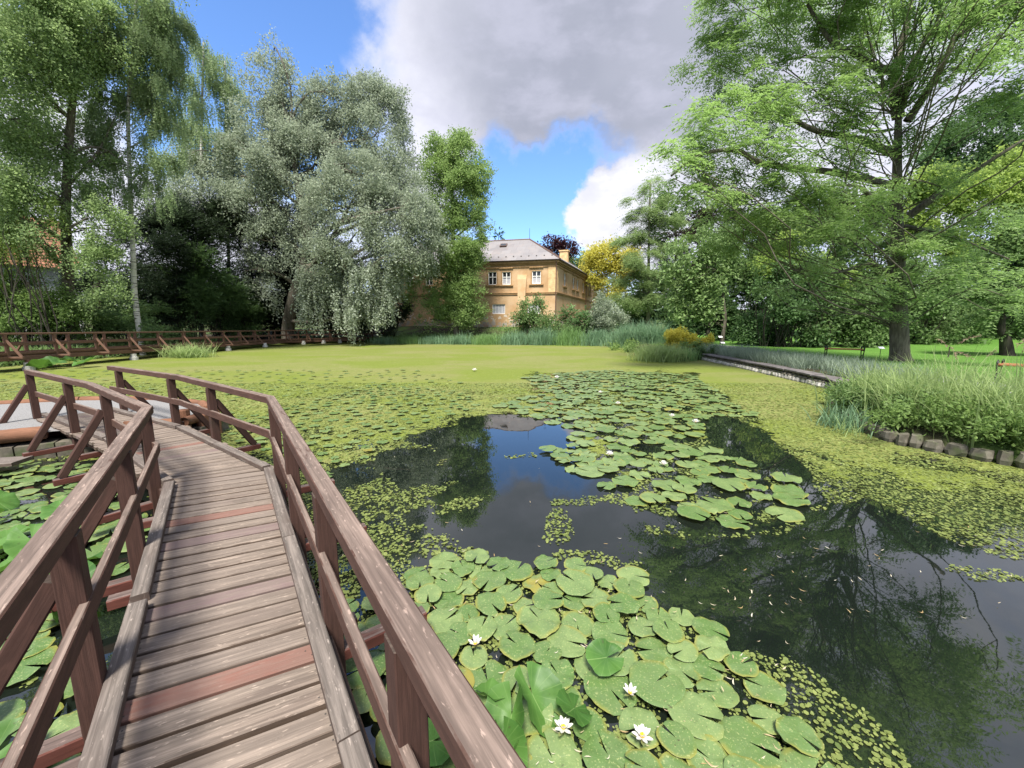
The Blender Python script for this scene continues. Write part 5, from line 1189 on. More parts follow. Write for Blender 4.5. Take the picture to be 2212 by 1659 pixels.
tree('silver_willow', 'huge silvery grey weeping tree hanging over the walkway, the widest crown left of the house', 'tree', [(622, 712, 38), (632, 650), (650, 590), (662, 540), (655, 460), (640, 380), (625, 280)], .62, 'bark', LM['silver'], silver_bl, 37, 21,
     leaf=(.20, .10), cover=1.6, style='spray', twig=1.0, droop=.7, depth=.9, lumps=1.35, lump=.36, limbs=[([(650, 590, 38), (700, 540, 37.4), (735, 480, 37), (770, 420, 36)], .28), ([(655, 560, 38), (610, 500, 37), (580, 455, 36.5), (540, 420, 36)], .22), ([(655, 480, 38), (690, 400, 38), (720, 320, 38.5), (770, 250, 39)], .22), ([(650, 600, 38), (690, 590, 37), (705, 560, 36.5)], .2)])
sw_tree = [o for o in bpy.data.objects if o.name.startswith('silver_willow')][0]
crown('hanging_strands', sw_tree, LM['silver'], strands, 34.3, 22, leaf=(.20, .11), cover=2.0, style='weep', twig=2.0, droop=.0, lump=.3, depth=1., k_tone=.45)
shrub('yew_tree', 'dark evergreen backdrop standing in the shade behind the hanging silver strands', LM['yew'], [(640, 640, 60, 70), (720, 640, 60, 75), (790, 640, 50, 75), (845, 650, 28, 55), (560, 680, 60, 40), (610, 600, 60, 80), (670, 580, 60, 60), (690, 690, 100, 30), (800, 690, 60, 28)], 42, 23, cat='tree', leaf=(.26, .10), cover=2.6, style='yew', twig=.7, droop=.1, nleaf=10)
tree('ivy_clad_tree', 'upright fresh green tree with clumpy crown in front of the left half of the house', 'tree', [(985, 712, 40.5), (982, 640), (980, 560), (978, 470), (975, 380), (968, 310)], .32, 'bark', LM['bright'],
     [(978, 350, 48, 50), (990, 430, 56, 60), (985, 510, 56, 60), (975, 590, 50, 56), (985, 655, 46, 40), (950, 320, 26, 30), (1000, 330, 30, 26), (930, 370, 30, 30), (985, 390, 36, 34), (1035, 380, 24, 34), (1020, 440, 36, 34), (960, 450, 34, 34), (1040, 490, 22, 26), (985, 510, 40, 30), (930, 500, 18, 36, 40, .6), (1025, 540, 26, 26), (950, 565, 34, 28), (1005, 590, 38, 30), (905, 585, 34, 26), (960, 640, 44, 32), (1020, 640, 22, 30), (910, 640, 34, 24, 40, .7), (975, 685, 34, 18), (1035, 665, 16, 16), (930, 690, 28, 14, 40, .6)], 40.5, 24,
     leaf=(.17, .11), cover=1.35, style='spray', twig=.7, droop=.25, lump=.34, lumps=1.3, broad=True)
tree('slim_fir', 'tiny dark conifer tip rising behind the left roof ridge', 'tree', [(1077, 640, 95), (1077, 505, 95)], .2, 'bark_dark', LM['dark'], [(1077, 505, 4, 9, 95), (1077, 520, 7, 10, 95), (1077, 540, 10, 14, 95)], 95, 25, leaf=(.4, .2), cover=2.5, style='yew', nbr=1)
# ---- behind and right of the house
tree('copper_beech', 'dark copper beech crown peeping over the roof beside the chimney', 'tree', [(1205, 640, 88), (1205, 540)], .4, 'bark_dark', LM['red'], [(1190, 530, 16, 13), (1210, 526, 18, 12), (1230, 538, 14, 12), (1205, 545, 30, 14)], 88, 26, leaf=(.5, .3), cover=2.4, style='spray')
tree('broadleaf_tree', 'distant rounded green tree between the copper beech and the golden tree', 'tree', [(1250, 660, 95), (1250, 560)], .4, 'bark_dark', LM['hedge'], [(1245, 560, 22, 14), (1268, 572, 24, 22)], 95, 27, leaf=(.5, .3), cover=2.4, style='spray')
tree('golden_tree', 'yellow green tree beyond the right corner of the house', 'tree', [(1315, 690, 62), (1312, 600)], .3, 'bark', LM['gold'], [(1300, 560, 34, 26), (1335, 550, 34, 24), (1290, 590, 26, 26), (1330, 600, 40, 30), (1355, 570, 28, 26), (1310, 630, 30, 26), (1280, 575, 18, 20)], 60, 28, leaf=(.34, .2), cover=2.2, style='spray', twig=.9)
tree('larch_tree', 'feathery light green larch with a pale bare stem right of the golden tree', 'tree', [(1400, 690, 45), (1401, 600), (1402, 500), (1405, 395)], .26, 'bark_pale', LM['larch'],
     [(1408, 400, 20, 20), (1400, 440, 42, 24), (1440, 460, 36, 30), (1380, 480, 40, 26), (1425, 510, 52, 30), (1370, 530, 44, 24), (1400, 570, 66, 30), (1350, 590, 42, 24), (1430, 600, 50, 30), (1370, 630, 56, 26), (1420, 650, 60, 26), (1340, 655, 32, 20)], 45, 29, leaf=(.22, .06), cover=1.7, style='frond', twig=1.1, droop=.5)
tree('dark_conifer', 'dull purple brown conifer between the larch and the feathered tree', 'tree', [(1530, 690, 50), (1528, 420)], .35, 'bark_dark', LM['purple'], [(1520, 430, 36, 34), (1500, 480, 34, 40), (1545, 470, 45, 50), (1470, 520, 26, 36), (1530, 540, 50, 40)], 50, 30, leaf=(.3, .14), cover=2.2, style='yew')
tree('dark_conifer', 'dark wood behind the larch, left of the big leaved tree', 'tree', [(1460, 700, 54), (1460, 450)], .35, 'bark_dark', LM['dark'], [(1455, 440, 26, 26), (1445, 500, 34, 40), (1460, 580, 50, 50), (1400, 640, 70, 50), (1330, 680, 50, 26), (1480, 660, 50, 50), (1420, 700, 90, 22)], 54, 31, leaf=(.34, .18), cover=2.2, style='yew')
tree('catalpa_tree', 'big leaved pale green catalpa bending over black shade, bare grey trunk', 'tree', [(1561, 728, 31), (1566, 690), (1563, 650), (1556, 600), (1540, 560)], .17, 'bark', LM['catalpa'],
     [(1545, 510, 36, 26), (1505, 540, 42, 30), (1560, 560, 44, 30), (1480, 590, 36, 34), (1530, 610, 50, 32), (1490, 645, 40, 30), (1540, 660, 38, 24), (1480, 680, 26, 16), (1585, 530, 26, 26)], 31, 32, leaf=(.28, .17), cover=1.5, style='spray', twig=.4, droop=.3, lump=.4, broad=True)
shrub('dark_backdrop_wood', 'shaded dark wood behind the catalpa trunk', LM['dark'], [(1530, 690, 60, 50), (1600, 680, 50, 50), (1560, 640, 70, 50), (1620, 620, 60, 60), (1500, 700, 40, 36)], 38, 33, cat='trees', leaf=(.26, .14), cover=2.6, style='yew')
for k_, (lab, mt, bl, Y) in enumerate([
    ('round dark green shrub nearest the catalpa trunk on the lawn edge', 'round', [(1650, 700, 45, 40), (1690, 690, 40, 48), (1625, 725, 40, 20)], 29),
    ('tall rounded dark green shrub in the middle of the lawn edge', 'round', [(1710, 620, 48, 55), (1740, 680, 56, 60), (1690, 640, 40, 50), (1770, 640, 40, 50)], 27.5),
    ('leafy green shrub between the tall rounded one and the big trunk', 'hedge', [(1830, 690, 50, 50), (1800, 640, 50, 45), (1870, 660, 50, 60), (1840, 725, 70, 20), (1880, 710, 40, 34)], 27),
    ('yellowish green shrub catching light above the rounded ones', 'lime', [(1725, 560, 48, 18), (1790, 585, 50, 16), (1700, 530, 34, 16), (1660, 575, 36, 14), (1820, 600, 46, 14)], 27.5),
    ('green shrub wall right of the big trunk, behind the lawn', 'hedge', [(1990, 680, 50, 55), (2050, 670, 55, 60), (2000, 610, 55, 45), (1960, 720, 40, 22), (2060, 715, 60, 22)], 27.5),
    ('brownish green shrub at the back right of the lawn', 'round', [(2120, 660, 60, 50), (2070, 610, 50, 45), (2180, 640, 60, 60), (2130, 600, 60, 40)], 30),
    ]):
    shrub('garden_shrub', lab, LM[mt], bl, Y, 40 + k_, 'shrubs along the back of the lawn', leaf=(.22, .12), cover=2.1, style='spray', twig=.55, droop=.2, lump=.42)
shrub('backdrop_tree', 'mid green tree mass behind the rounded shrubs', LM['hedge'], [(1630, 560, 60, 50), (1690, 520, 70, 55), (1780, 530, 80, 60), (1870, 560, 70, 60), (1850, 480, 70, 50), (1760, 460, 60, 45), (1640, 500, 50, 40)], 36, 50, cat='tree', leaf=(.30, .16), cover=1.8, style='spray')
shrub('backdrop_tree', 'yellow green tree lit behind the big trunk on its right', LM['lime'], [(2040, 400, 70, 50), (2120, 420, 70, 45), (2190, 470, 60, 60), (2030, 480, 60, 50), (2130, 530, 70, 50), (1990, 440, 40, 50), (2200, 380, 50, 50)], 32, 51, cat='tree', leaf=(.26, .14), cover=1.9, style='spray')
shrub('backdrop_tree', 'dark brown green crown at the right picture edge under the sky', LM['dark'], [(2130, 260, 60, 36), (2190, 300, 60, 70), (2090, 330, 60, 50), (2030, 340, 50, 45), (2230, 380, 60, 80), (2150, 380, 70, 50)], 38, 52, cat='tree', leaf=(.3, .16), cover=2.1, style='spray')
shrub('backdrop_tree', 'grey green tree mass far right behind the small dark trunk', LM['hedge'], [(2190, 560, 60, 60), (2240, 640, 60, 80), (2190, 690, 50, 40), (2270, 520, 60, 90), (2340, 620, 80, 110), (2470, 600, 90, 120, 26), (2620, 600, 110, 130, 25)], 28, 53, cat='tree', leaf=(.25, .14), cover=2.1, style='spray')
tree('small_tree', 'small tree with a short crooked black trunk at the far right of the lawn', 'tree', [(2176, 772, 19.5), (2172, 735), (2163, 712), (2168, 680)], .28, 'bark_dark', LM['hedge'], [(2150, 660, 46, 34), (2210, 670, 50, 44), (2185, 620, 60, 34), (2230, 720, 40, 30)], 19.5, 54, leaf=(.16, .08), cover=1.8, style='frond', twig=.6)
# the big feathered tree
pag = [(1480, 345, 64, 26, 15, 1.10), (1455, 385, 44, 20, 14.5, 1.10), (1550, 300, 80, 34, 15.5, 1.10), (1530, 235, 62, 30, 16, 1.10), (1590, 200, 75, 34, 16.5, 1.10), (1555, 140, 60, 30, 17, 1.10), (1620, 100, 80, 36, 17, 1.10), (1610, 30, 75, 40, 17, 1.10), (1700, 60, 80, 40, 17.5, 1.10), (1690, 150, 75, 30, 16, 1.10), (1680, 235, 70, 26, 15.5, 1.10),
       (1640, 330, 85, 28, 15, 1.10), (1590, 390, 90, 24, 15.5, 1.10), (1690, 400, 90, 30, 15, 1.10), (1760, 330, 70, 28, 15, 1.10), (1720, 455, 100, 30, 15.5, 1.10), (1620, 460, 80, 26, 16.5, 1.10), (1560, 440, 70, 20, 17, 1.10), (1820, 410, 80, 32, 15, 1.10), (1810, 490, 80, 30, 15, 1.10), (1880, 440, 60, 30, 14.5, 1.10), (1780, 20, 90, 40, 17, 1.10), (1790, 110, 80, 30, 16, 1.02),
       (1860, 60, 70, 40, 17.5, 1.20), (1880, 180, 60, 28, 16, 1.01), (1800, 215, 70, 24, 15, 0.94), (1950, 40, 80, 40, 18, 1.20), (2040, 30, 80, 40, 17, 1.20), (2060, 110, 80, 30, 16, 1.01), (2140, 60, 80, 40, 15, 1.20), (2180, 150, 60, 30, 14, 1.01), (2030, 190, 70, 26, 16, 0.90), (2100, 230, 70, 26, 15, 1.01), (2180, 230, 60, 30, 14, 1.20), (1870, 280, 50, 24, 15.5, 1.20), (2010, 285, 60, 24, 16, 1.20),
       (1640, 620, 70, 24, 18.5, 0.50), (1700, 560, 80, 26, 17.5, 0.50), (1740, 640, 80, 26, 17, 0.50), (1800, 570, 70, 30, 16, 0.50), (1850, 620, 70, 30, 16, 0.50), (1890, 540, 60, 34, 15.5, 0.50), (1950, 500, 70, 30, 15, 1.10), (1960, 575, 60, 30, 15, 0.50), (2010, 560, 70, 30, 15.5, 0.50), (2000, 640, 60, 34, 16, 0.50), (1870, 680, 50, 24, 17, 0.50), (2080, 600, 70, 30, 15, 0.50), (2150, 560, 70, 34, 14.5, 0.50), (2120, 470, 70, 28, 15, 1.10), (2060, 520, 60, 26, 15, 1.10),
       (1990, 380, 60, 28, 15, 1.10), (2170, 640, 60, 34, 14.5, 0.50), (1540, 500, 60, 24, 18, 1.10), (1600, 520, 60, 24, 18, 1.10),
       (1640, -70, 110, 60, 16.5, 0.72), (1800, -90, 120, 60, 16, 0.72), (1960, -110, 120, 60, 15, 0.72), (2110, -80, 110, 60, 14, 0.72), (2260, 20, 70, 80, 13, 1.20), (1750, -200, 140, 70, 15, 0.72), (1950, -260, 150, 80, 14, 0.72), (2150, -230, 140, 80, 13, 0.72), (1850, -380, 170, 90, 14, 0.72), (2100, -420, 170, 90, 13, 0.61),
       (1520, 400, 60, 34, 15, 1.10), (1600, 270, 80, 40, 16, 1.10), (1500, 290, 50, 40, 15.5, 1.10), (1660, 360, 80, 40, 15.5, 1.10), (1760, 400, 80, 40, 15.5, 1.10), (1740, 180, 80, 40, 16.5, 1.10), (1760, 260, 70, 40, 16, 1.10), (1460, 345, 40, 40, 15, 1.10), (1660, 500, 90, 34, 16.5, 1.10), (1580, 90, 60, 40, 17.5, 1.10), (1560, 30, 50, 50, 18, 0.77), (1830, 330, 70, 36, 15.5, 1.10), (1700, 0, 90, 50, 18, 1.10),
       (2260, -160, 120, 90, 13, 0.36), (2380, -40, 100, 100, 12.5, 0.72), (2400, -300, 150, 100, 12, 0.36), (2000, -30, 90, 60, 15, 1.20), (2200, -50, 90, 60, 14, 1.20), (1650, -320, 150, 80, 15, 0.57), (2300, -520, 200, 120, 12, 0.29), (2050, -620, 220, 120, 12.5, 0.29),
       (2130, 70, 80, 50, 11.5, .5), (2240, 140, 70, 50, 10.5, .5), (2080, -40, 90, 50, 11.5, .5), (2210, -60, 90, 60, 10.5, .5), (2330, 60, 80, 70, 10, .5), (1980, -120, 100, 60, 12, .5), (2130, -200, 110, 70, 10.5, .45), (2320, -140, 110, 80, 9.5, .45), (2440, 120, 90, 80, 10, .5), (1900, 120, 70, 34, 16, .8), (1990, 110, 70, 34, 15.5, .8), (1840, 30, 70, 40, 17, .8)]
tree('feathered_tree', 'tall spreading tree with feathery layered light green foliage and grey trunk right of the pond', 'tree', [(1943, 792, 17), (1942, 700), (1940, 600), (1938, 480), (1938, 360), (1941, 245)], .36, 'bark', LM['pagoda'], pag, 17, 60,
     leaf=(.15, .048), cover=.92, style='frond', twig=.7, droop=.38, lump=.46, nbr=1, br=.07, depth=.9, k_tone=.55,
     limbs=[([(1941, 255, 17), (1933, 200, 17), (1934, 160, 17), (1895, 145, 16.7), (1850, 119, 16.5), (1795, 88, 16.5), (1744, 9, 17)], .20), ([(1934, 165, 17), (1950, 90, 17.2), (1968, 0, 17.5), (1975, -120, 17)], .16),
            ([(1941, 250, 17), (1960, 185, 17), (1980, 120, 17), (2020, 60, 16.5), (2040, -40, 16)], .14), ([(1960, 262, 17), (1985, 225, 16.8), (2033, 146, 16.2), (2069, 78, 16), (2140, 40, 15), (2211, 5, 14)], .16),
            ([(1964, 465, 17), (2000, 440, 16.6), (2042, 412, 16.2), (2120, 360, 15.5), (2211, 302, 15)], .17), ([(1925, 330, 17), (1850, 300, 16.5), (1767, 284, 16), (1700, 250, 15.8), (1648, 215, 15.5)], .15),
            ([(1925, 400, 17), (1800, 372, 16), (1653, 355, 15.3), (1590, 325, 15), (1510, 335, 14.8), (1450, 380, 14.5)], .14), ([(1922, 475, 17), (1890, 440, 16), (1859, 405, 15.5), (1800, 400, 15)], .12),
            ([(1920, 500, 17), (1880, 480, 16.5), (1850, 440, 16), (1700, 440, 15.5)], .10), ([(1955, 490, 17), (2010, 500, 16), (2080, 520, 15.3), (2180, 560, 14.6)], .10), ([(1925, 600, 17), (1880, 570, 16.5), (1800, 590, 16), (1700, 580, 17)], .08),
            ([(1925, 280, 17), (1880, 285, 16.5), (1845, 272, 16.2), (1820, 250, 16)], .06)])
# ---- shrubs round the house and the banks
shrub('elder_shrub', 'fresh green leafy shrub standing before the house wall under the buttress', LM['hedge'], [(1140, 696, 30, 16), (1150, 668, 22, 17), (1190, 704, 40, 12), (1130, 715, 30, 10), (1172, 655, 10, 12, 40, .6), (1165, 685, 26, 14)], 39.5, 70, leaf=(.22, .11), cover=1.9, style='spray')
shrub('dark_shrub', 'dark green mounded shrub at the right corner of the house', LM['round'], [(1240, 682, 28, 16), (1268, 688, 26, 15), (1220, 702, 26, 11), (1285, 702, 26, 11), (1250, 702, 36, 11)], 40.5, 71, leaf=(.22, .1), cover=2.2, style='yew')
shrub('pointed_shrub', 'light grey green pointed shrub right of the house corner', LM['silver'], [(1305, 665, 12, 26), (1312, 690, 26, 22), (1330, 700, 24, 16), (1290, 710, 22, 12)], 39, 72, leaf=(.2, .08), cover=1.9, style='up')
M['dome'] = leaf_mat('golden_dome_leaves', (.42, .40, .04), (.68, .62, .12), .35)
shrub('golden_shrub', 'domed golden yellow shrub at the right bank of the pond', M['dome'], [(1482, 720, 36, 18), (1462, 728, 26, 17), (1505, 732, 28, 15), (1480, 738, 40, 12)], 25.5, 73, leaf=(.12, .045), cover=2.6, style='weep', twig=.35, droop=.05)
shrub('fern_shrub', 'light green fanned foliage hugging the foot of the golden dome', LM['lush'], [(1500, 750, 30, 12), (1475, 760, 30, 10), (1520, 748, 22, 9)], 23.8, 74, leaf=(.14, .05), cover=2.0, style='frond', twig=.4)
shrub('dwarf_conifer', 'dark blue green cushion at the head of the stone wall', LM['yewg'], [(1510, 768, 20, 9), (1530, 762, 18, 8), (1500, 775, 14, 7)], 21.6, 75, leaf=(.09, .03), cover=2.6, style='up', twig=.25, droop=0)
shrub('ground_cover_shrub', 'bright green creeping plants at the waterline beside the grass tuft', LM['lush'], [(1350, 752, 40, 6, 29), (1390, 757, 36, 7, 27), (1430, 760, 40, 8, 25.5), (1455, 772, 26, 8, 22.5)], 26, 76, leaf=(.15, .08), cover=2.2, style='spray', twig=.3, droop=.05)
for k_, (x, y) in enumerate([(-23.8, 24), (-24, 30), (-23.2, 36.5), (-20, 41.6)]): pass

# ---- blades: reeds, irises, grass
def blades(name, mat, foots, hgt, wd_, seed, parent=None, lean=.35, curl=.35, segs=4, zb=None, attrs=None):
    r = np.random.default_rng(seed); n = len(foots); x, y = foots[:, 0], foots[:, 1]; z = (np.maximum(height(x, y), -.1) if zb is None else np.full(n, zb))
    h = hgt * r.uniform(.55, 1.1, n) * (1 if foots.shape[1] < 3 else foots[:, 2]); az = r.random(n) * 6.283; ln = np.abs(r.normal(0, lean, n)); cu = np.abs(r.normal(0, curl, n))
    dx, dy = np.cos(az), np.sin(az); tw = az + r.normal(0, .8, n) + 1.57; V = []
    for s_ in range(segs + 1):
        t_ = s_ / segs; out = h * (ln * t_ + cu * t_ ** 2.6); zz = z + h * (t_ - .45 * cu * t_ ** 3) ; w_ = wd_ * (1 - t_ ** 2.2) * (.7 + .6 * t_ * (1 - t_) * 2) + .0008
        for sg in (-1, 1): V.append(np.stack([x + dx * out + sg * w_ / 2 * np.cos(tw), y + dy * out + sg * w_ / 2 * np.sin(tw), zz], -1))
    V = np.stack(V, 1).reshape(-1, 3); k = (segs + 1) * 2; o_ = np.arange(n)[:, None] * k
    F = np.concatenate([o_ + np.array([[2 * s_, 2 * s_ + 1, 2 * s_ + 3, 2 * s_ + 2]]) for s_ in range(segs)])
    tn = np.clip(r.normal(.5, .22, n), 0, 1); return mesh(name, V, F, mat, parent, {'tone': np.repeat(tn, k)})
def clump(name, lab, cat, mat, cx, cy, rx, ry, n, hgt, wd_, seed, group=None, **kw):
    r = np.random.default_rng(seed); q = r.normal(size=(n, 2)) * .5; f = np.stack([cx + q[:, 0] * rx, cy + q[:, 1] * ry], -1)
    o = blades(name, mat, f, hgt, wd_, seed, **kw); return tag(o, lab, cat, group)
far = [(-12.2, 37.9, 1.2, .8, 'left end beside the walkway'), (-9.8, 37.6, 1.2, .9, 'below the ivy clad tree, left part'), (-7.4, 37.3, 1.2, .9, 'below the ivy clad tree, right part'), (-4.9, 36.8, 1.3, 1., 'in front of the bare wall foot'), (-2.3, 36.4, 1.3, 1.1, 'under the lower curtained window'),
       (.3, 36.0, 1.3, 1.3, 'before the elder shrub'), (2.7, 35.6, 1.3, 1.5, 'in the middle, tallest and darkest'), (5.1, 35.2, 1.3, 1.5, 'below the right house corner'), (7.4, 34.7, 1.3, 1.2, 'right of the house corner'), (9.2, 33.4, 1.2, 1.2, 'last before the weeping grass')]
for k_, (x, y, r_, h_, w_) in enumerate(far):
    clump('reed_clump', 'blue green reed clump on the far bank, ' + w_, 'reeds', LM['reedb' if k_ % 3 != 1 else 'reed'], x, y, r_, .7, 620, h_ * 1.05, .045, 500 + k_, 'reed clumps along the far bank', lean=.18, curl=.25)
for k_, (x, y, r_, n_) in enumerate([(-8, 40, 4, 700), (0, 38.5, 4, 700), (7, 37, 3, 500)]):
    clump('bank_plants', ['low leafy plants on the bank below the left house wall', 'low leafy plants between the reeds and the middle of the house', 'low leafy plants right of the house corner behind the reeds'][k_], 'plants', LM['hedge'], x, y, r_, 1.0, n_, .7, .09, 520 + k_, lean=.6, curl=.5)
clump('weeping_grass', 'arching grey green grass mound behind the reeds near the golden dome', 'grass clump', LM['reedb'], 11.0, 31.5, 1.5, .9, 900, 2.1, .04, 530, lean=.25, curl=.7)
clump('weeping_grass', 'blue green upright grass left of the arching mound', 'grass clump', LM['reedb'], 9.2, 31.8, 1.0, .8, 700, 1.9, .04, 531, lean=.22, curl=.4)
clump('water_grass', 'big bright green grass tuft rising from the water before the golden dome', 'grass clump', LM['tuft'], 7.75, 20.6, 1.1, .7, 1600, 1.12, .026, 532, lean=.32, curl=.45, zb=-.05)
clump('water_grass', 'smaller darker tuft on the right flank of the bright grass tuft', 'grass clump', LM['reed'], 9.2, 21.0, .6, .5, 500, .8, .03, 533, lean=.4, curl=.5, zb=-.05)
clump('water_grass', 'arching green grass tuft in the water at the foot of the left walkway', 'grass clump', LM['tuft'], -18.9, 22.9, 1.2, .6, 520, 1.05, .035, 534, lean=.45, curl=.6, zb=-.05)
clump('iris_clump', 'dark green iris fan at the left tip of the reed bank, standing in the water', 'iris', LM['reedb'], 6.35, 7.3, .38, .42, 190, .62, .020, 535, lean=.28, curl=.3, zb=-.05)
clump('iris_clump', 'thin outlying iris blades leaning over the duckweed', 'iris', LM['tuft'], 6.0, 6.9, .22, .3, 40, .40, .012, 536, lean=.7, curl=.4, zb=-.03)
rb = [(7.15, 6.9, .45, .45, 420, .95, 'first pale blades behind the iris fan'), (7.6, 6.0, .5, .45, 460, 1.0, 'front blades over the edging stones, left half'), (8.3, 5.3, .55, .45, 460, 1.0, 'front blades over the edging stones, middle'), (9.1, 4.6, .6, .45, 420, .95, 'front blades over the edging stones toward the picture edge'), (7.55, 8.0, .7, .6, 360, 1.0, 'back left of the reed bank beside the wall'), (7.9, 6.9, .7, .6, 420, 1.2, 'tall pale blades left of the big trunk'), (8.6, 6.1, .7, .6, 420, 1.25, 'tall pale blades straight below the big trunk'), (9.2, 5.2, .8, .6, 420, 1.15, 'tall blades right of the trunk line'), (10.2, 4.6, .8, .7, 380, 1.05, 'blades nearest the right picture edge')]
for k_, (x, y, rx_, ry_, n_, h_, w_) in enumerate(rb):
    clump('reed_clump', 'sweet flag reeds, ' + w_, 'reeds', LM['tuft'], x, y, rx_, ry_, n_, h_, .020, 540 + k_, 'reed clumps of the right bank', lean=.2, curl=.4, segs=5)
    r = np.random.default_rng(700 + k_)
hb = [(7.35, 7.2, .5, .5, 9, 'dark nettle leaves behind the iris fan'), (7.5, 6.3, .5, .45, 9, 'low light green herbs over the first edging stones'), (7.9, 5.5, .5, .45, 9, 'bright green herbs in the middle above the edging stones'), (8.5, 4.8, .55, .5, 9, 'bright green herbs toward the right picture edge'), (9.5, 4.3, .6, .55, 9, 'grey green bushy herbs at the right picture edge'), (8.3, 8.8, .7, .6, 9, 'weedy growth with pale tips where the wall meets the reeds')]
for k_, (pp, lab_) in enumerate([(((8.3, 9.6), (7.6, 8.95)), 'creeping herbs over the first edging stones past the wall end'), (((7.35, 8.55), (6.95, 7.85)), 'creeping herbs between the wall end and the iris fan'), (((6.85, 7.4), (6.65, 6.5)), 'creeping herbs behind the iris fan, hugging the stones'),
        (((6.7, 6.25), (7.3, 5.4)), 'bright creeping herbs over the stones right of the iris fan'), (((7.5, 5.2), (8.2, 4.4)), 'bright creeping herbs over the stones in the middle of the bank'), (((8.4, 4.2), (9.3, 2.9)), 'bright creeping herbs over the stones at the picture edge')]):
    e = empty('creeping_herbs', (*pp[0], .3), lab_, 'herbs', 'creeping herbs along the edging'); r = np.random.default_rng(610 + k_); bl_ = []
    for j in range(9):
        x_, y_ = np.array(pp[0]) + (np.array(pp[1]) - np.array(pp[0])) * (j + .5) / 9 + (.16 + r.normal() * .07, .10 + r.normal() * .05); u_, v_ = proj(x_, y_, .33 + .05 * r.random()); bl_.append((u_, v_, .17 / y_ * F0, 11, y_))
    crown('foliage', e, LM['lush'], bl_, 6, 620 + k_, leaf=(.055, .03), broad=True, cover=1.1, style='spray', twig=.12, droop=.04, lump=.5, depth=1.4)
hb += [(7.0, 7.75, .35, .35, 7, 'herbs at the tip of the reed bank behind the iris'), (6.95, 6.65, .35, .4, 8, 'herbs hanging over the third stretch of edging stones'), (7.45, 5.75, .4, .4, 8, 'bright herbs hanging over the edging stones in mid bank'), (8.1, 4.85, .45, .4, 8, 'herbs hanging over the edging stones near the picture edge'), (9.0, 4.1, .5, .5, 8, 'broad herbs at the waterline by the right picture edge')]
for k_, (x, y, rx_, ry_, n_, w_) in enumerate(hb):
    e = empty('herb_clump', (x, y, .35), w_, 'herbs', 'herbs of the right bank'); r = np.random.default_rng(560 + k_)
    u0, v0 = proj(x, y, .47); rr_ = rx_ / y * F0
    crown('foliage', e, LM['lush' if k_ in (1, 2, 3, 7, 8, 9) else 'hedge'], [(u0 + r.normal() * rr_ * .5, v0 + r.normal() * 7, rr_ * .55, 15, y + r.normal() * ry_ * .5) for j in range(n_)], y, 570 + k_, leaf=(.07, .036), broad=True, cover=1.0, style='spray', twig=.22, droop=.05, lump=.5)
    b = MB(1)
    for j in range(14): p = np.array((x + r.normal() * rx_ * .5, y + r.normal() * ry_ * .5, .25)); b.tube([p, p + (r.normal() * .08, r.normal() * .08, .45)], [.005, .003], 4)
    b.build('stems', M['stem'], e)
# feathery seed plumes over the reeds
r = np.random.default_rng(9)
for k_ in range(16):
    x, y = (r.uniform(7.6, 9.2), r.uniform(5.6, 8.2)) if k_ < 11 else (r.uniform(9.2, 11), r.uniform(4.6, 6)); h_ = r.uniform(1.15, 1.5); tp = np.array((x + r.normal() * .12, y + r.normal() * .12, h_ + .3))
    e = empty('grass_plume', (x, y, .35), 'feathery brownish grass plume, %s counted along the reed bank from the wall end' % ORD[k_], 'grass stalk', 'plumes above the right reed bank')
    b = MB(1); b.tube([(x, y, .3), lerp(np.array((x, y, .3)), tp, .6) + (0, 0, .05), tp], [.004, .003, .002], 4); b.build('stalk', M['stem'], e)
    n_ = 46; t_ = r.random(n_); dirn = unit(np.array((r.normal(), r.normal(), -.1))); bs = tp + dirn * t_[:, None] * .26 - np.array((0, 0, 1)) * (t_[:, None] ** 2) * .10; A = unit(dirn + r.normal(size=(n_, 3)) * .5 - (0, 0, .4)) * .05; S = unit(np.cross(A, r.normal(size=(n_, 3)))) * .006
    V = np.stack([bs, bs + A * .5 + S, bs + A, bs + A * .5 - S], 1).reshape(-1, 3); mesh('plume', V, np.arange(4 * n_).reshape(n_, 4), LM['seed'], e, {'tone': np.repeat(r.random(n_), 4)})
# lavender bed on the wall, blades counted as one mass
r = np.random.default_rng(33); n = 15000; x = r.uniform(9.6, 13.4, n); y = r.uniform(10.8, 24, n); bed = [(10.75, 21.8), (10.65, 18), (10.45, 15), (10.1, 11.9), (10.0, 10.8), (12.0, 10.9), (12.4, 14), (12.7, 18), (13.0, 22), (12.6, 24), (11.4, 23.8)]
k = inpoly(x, y, bed) & (vn.fbm(x * 1.6, y * 1.6, 2) > .36); f = np.stack([x[k], y[k]], -1)
tag(blades('lavender_bed', LM['lavender'], f, .52, .022, 34, lean=.45, curl=.15, segs=2), 'grey green mass of lavender filling the long bed behind the stone wall', 'lavender', kind='stuff')
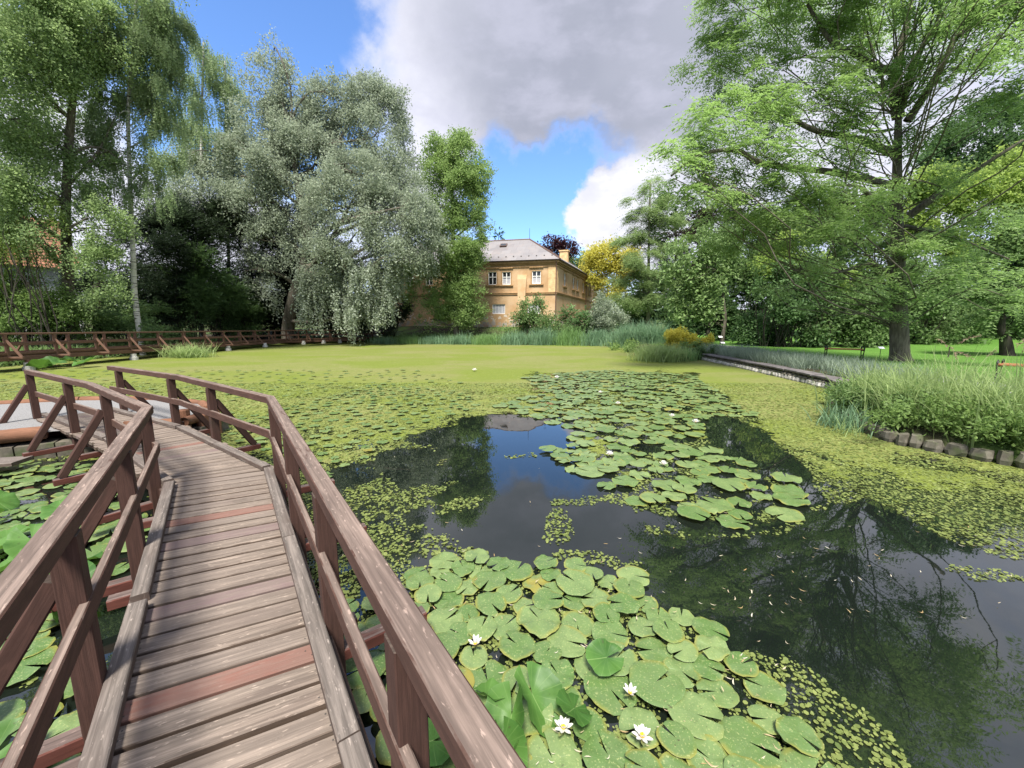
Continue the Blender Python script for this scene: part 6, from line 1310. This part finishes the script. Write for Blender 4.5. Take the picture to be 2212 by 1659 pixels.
# short turf blades on the near lawn, and rank growth on the left bank
n = 26000; x = r.uniform(12.5, 30, n); y = r.uniform(9, 26, n); k = ~inpoly(x, y, pl) & (x > 13.2 + 0 * y); f = np.stack([x[k], y[k]], -1)
tag(blades('turf', LM['lush'], f, .05, .02, 35, lean=.5, curl=.2, segs=1), 'short mown turf blades of the lawn', 'grass', kind='stuff')
n = 9000; x = r.uniform(-27, -23.2, n); y = r.uniform(6, 34, n); f = np.stack([x, y], -1)
tag(blades('bank_undergrowth', LM['hedge'], f, .55, .10, 36, lean=.7, curl=.5, segs=2), 'tangled leafy undergrowth on the bank behind the far walkway', 'undergrowth', kind='stuff')
n = 5000; x = r.uniform(-22, 12, n); y = r.uniform(37.5, 44, n); k = ~inpoly(x, y, POND); f = np.stack([x[k], y[k]], -1)
tag(blades('bank_grass', LM['hedge'], f, .30, .06, 37, lean=.5, curl=.4, segs=2), 'shaggy grass on the slope before the house', 'grass', kind='stuff')
# far wood closing the view all round
def far_wood():
    r = np.random.default_rng(70); Ps = []; As = []; Ss = []; Tn = []
    for k_ in range(170):
        a = r.uniform(0, 2 * math.pi); R_ = r.uniform(105, 150); cx, cy = R_ * math.sin(a), 20 + R_ * math.cos(a); h_ = r.uniform(5, 8.5); n_ = 240; q = unit(r.normal(size=(n_, 3))) * r.uniform(.75, 1.05, (n_, 1)); p = np.array((cx, cy, 3 + h_ * .5)) + q * (6, 6, h_ * .75)
        A = unit(r.normal(size=(n_, 3))) * 1.5; S = unit(np.cross(A, r.normal(size=(n_, 3)))) * .55; Ps.append(p); As.append(A); Ss.append(S); Tn.append(np.clip(r.normal(.5, .1) + r.normal(0, .1, n_), 0, 1))
    P_, A, S, T = map(np.concatenate, (Ps, As, Ss, Tn)); V = np.stack([P_, P_ + A * .5 + S, P_ + A, P_ + A * .5 - S], 1).reshape(-1, 3)
    tag(mesh('far_wood', V, np.arange(len(V)).reshape(-1, 4), LM['dark'], None, {'tone': np.repeat(T, 4)}), 'distant belt of woodland around the park', 'wood', kind='stuff')
far_wood()
print('leaves', NLEAF, 'pads', len(pads))
